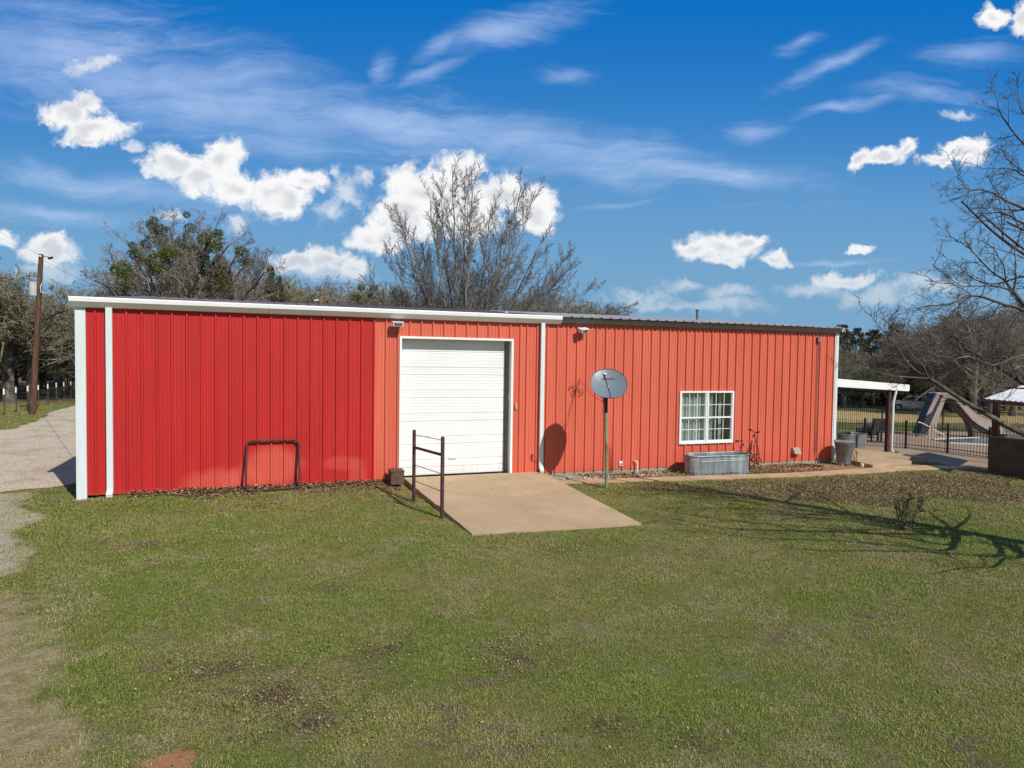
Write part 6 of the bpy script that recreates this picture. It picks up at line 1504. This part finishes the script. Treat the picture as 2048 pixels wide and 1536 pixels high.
for p_, w_, k_ in ((PATCHES['dirt'][0], .6, .9), (PATCHES['gravelpatch'][0], .3, .85), (LZ, .4, .62)):
    d_ = poly_sdf(X, Y, p_); mask &= ~(rng.random(N_) < k_*np.clip(.5-d_/(2*w_), 0, 1))
for cx, cy, r_ in ((-.80, -11.05, .22), (2.80, -3.98, .11), (2.78, -.95, .18)): mask &= ~(np.hypot(X-cx, Y-cy) < r_*(.7+.5*rng.random(N_)))
X, Y, dist = X[mask], Y[mask], dist[mask]
ok = np.array([in_frame(x, y) is not None for x, y in zip(X, Y)]); X, Y, dist = X[ok], Y[ok], dist[ok]
for a_, b_, n_, q_ in CLUST:
    c_ = rg(a_, b_); k_ = rng.random(len(X)) > .6*np.exp(-(((X-c_.x)/(q_*1.2))**2+((Y-c_.y)/(q_*.8))**2)); X, Y, dist = X[k_], Y[k_], dist[k_]
# further grass islands: beside the drive, and by the pool
X2 = rng.uniform(-24, -8, 26000); Y2 = rng.uniform(12, 34, 26000)
k2 = (poly_sdf(X2, Y2, DRIVE) > .05); X2, Y2 = X2[k2], Y2[k2]; ok = np.array([in_frame(x, y) is not None for x, y in zip(X2, Y2)]); X2, Y2 = X2[ok], Y2[ok]
X = np.concatenate([X, X2]); Y = np.concatenate([Y, Y2]); dist = np.concatenate([dist, np.full(len(X2), 26.)])
Z = np.array([ground_z(x, y) for x, y in zip(X, Y)])
scl = (1.0+np.clip((dist-8)/14, 0, 1.4))*rng.uniform(.7, 1.3, len(X))
clumpy = np.array([mnoise.noise(Vector((x*1.4, y*1.4, 20))) for x, y in zip(X, Y)]); scl *= 1+.45*clumpy
print('grass tufts', len(X))
me = bpy.data.meshes.new('grass'); me.vertices.add(len(X)); me.vertices.foreach_set('co', np.stack([X, Y, Z], 1).ravel().astype(np.float32))
for nm, ar in (('rot', rng.uniform(0, 6.28, len(X))), ('scl', scl)):
    a = me.attributes.new(nm, 'FLOAT', 'POINT'); a.data.foreach_set('value', ar.astype(np.float32))
a = me.attributes.new('pick', 'INT', 'POINT'); a.data.foreach_set('value', rng.integers(0, 4, len(X)).astype(np.int32))
me.update(); GO = bpy.data.objects.new('grass', me); COL.objects.link(GO); tag(GO, kind='stuff')
ng = bpy.data.node_groups.new('grass', 'GeometryNodeTree'); ng.interface.new_socket('Geometry', in_out='INPUT', socket_type='NodeSocketGeometry'); ng.interface.new_socket('Geometry', in_out='OUTPUT', socket_type='NodeSocketGeometry')
gi = ng.nodes.new('NodeGroupInput'); go = ng.nodes.new('NodeGroupOutput'); ip = ng.nodes.new('GeometryNodeInstanceOnPoints'); jn = ng.nodes.new('GeometryNodeJoinGeometry')
for t_ in TU[::-1]:
    oi = ng.nodes.new('GeometryNodeObjectInfo'); oi.inputs[0].default_value = t_; oi.inputs['As Instance'].default_value = True; ng.links.new(oi.outputs['Geometry'], jn.inputs[0])
def na(nm, ty):
    x = ng.nodes.new('GeometryNodeInputNamedAttribute'); x.data_type = ty; x.inputs[0].default_value = nm; return x.outputs[0]
ng.links.new(gi.outputs[0], ip.inputs['Points']); ng.links.new(jn.outputs[0], ip.inputs['Instance']); ip.inputs['Pick Instance'].default_value = True
ng.links.new(na('pick', 'INT'), ip.inputs['Instance Index']); cx_ = ng.nodes.new('ShaderNodeCombineXYZ'); ng.links.new(na('rot', 'FLOAT'), cx_.inputs[2])
ng.links.new(cx_.outputs[0], ip.inputs['Rotation']); ng.links.new(na('scl', 'FLOAT'), ip.inputs['Scale']); ng.links.new(ip.outputs[0], go.inputs[0])
md = GO.modifiers.new('grass', 'NODES'); md.node_group = ng
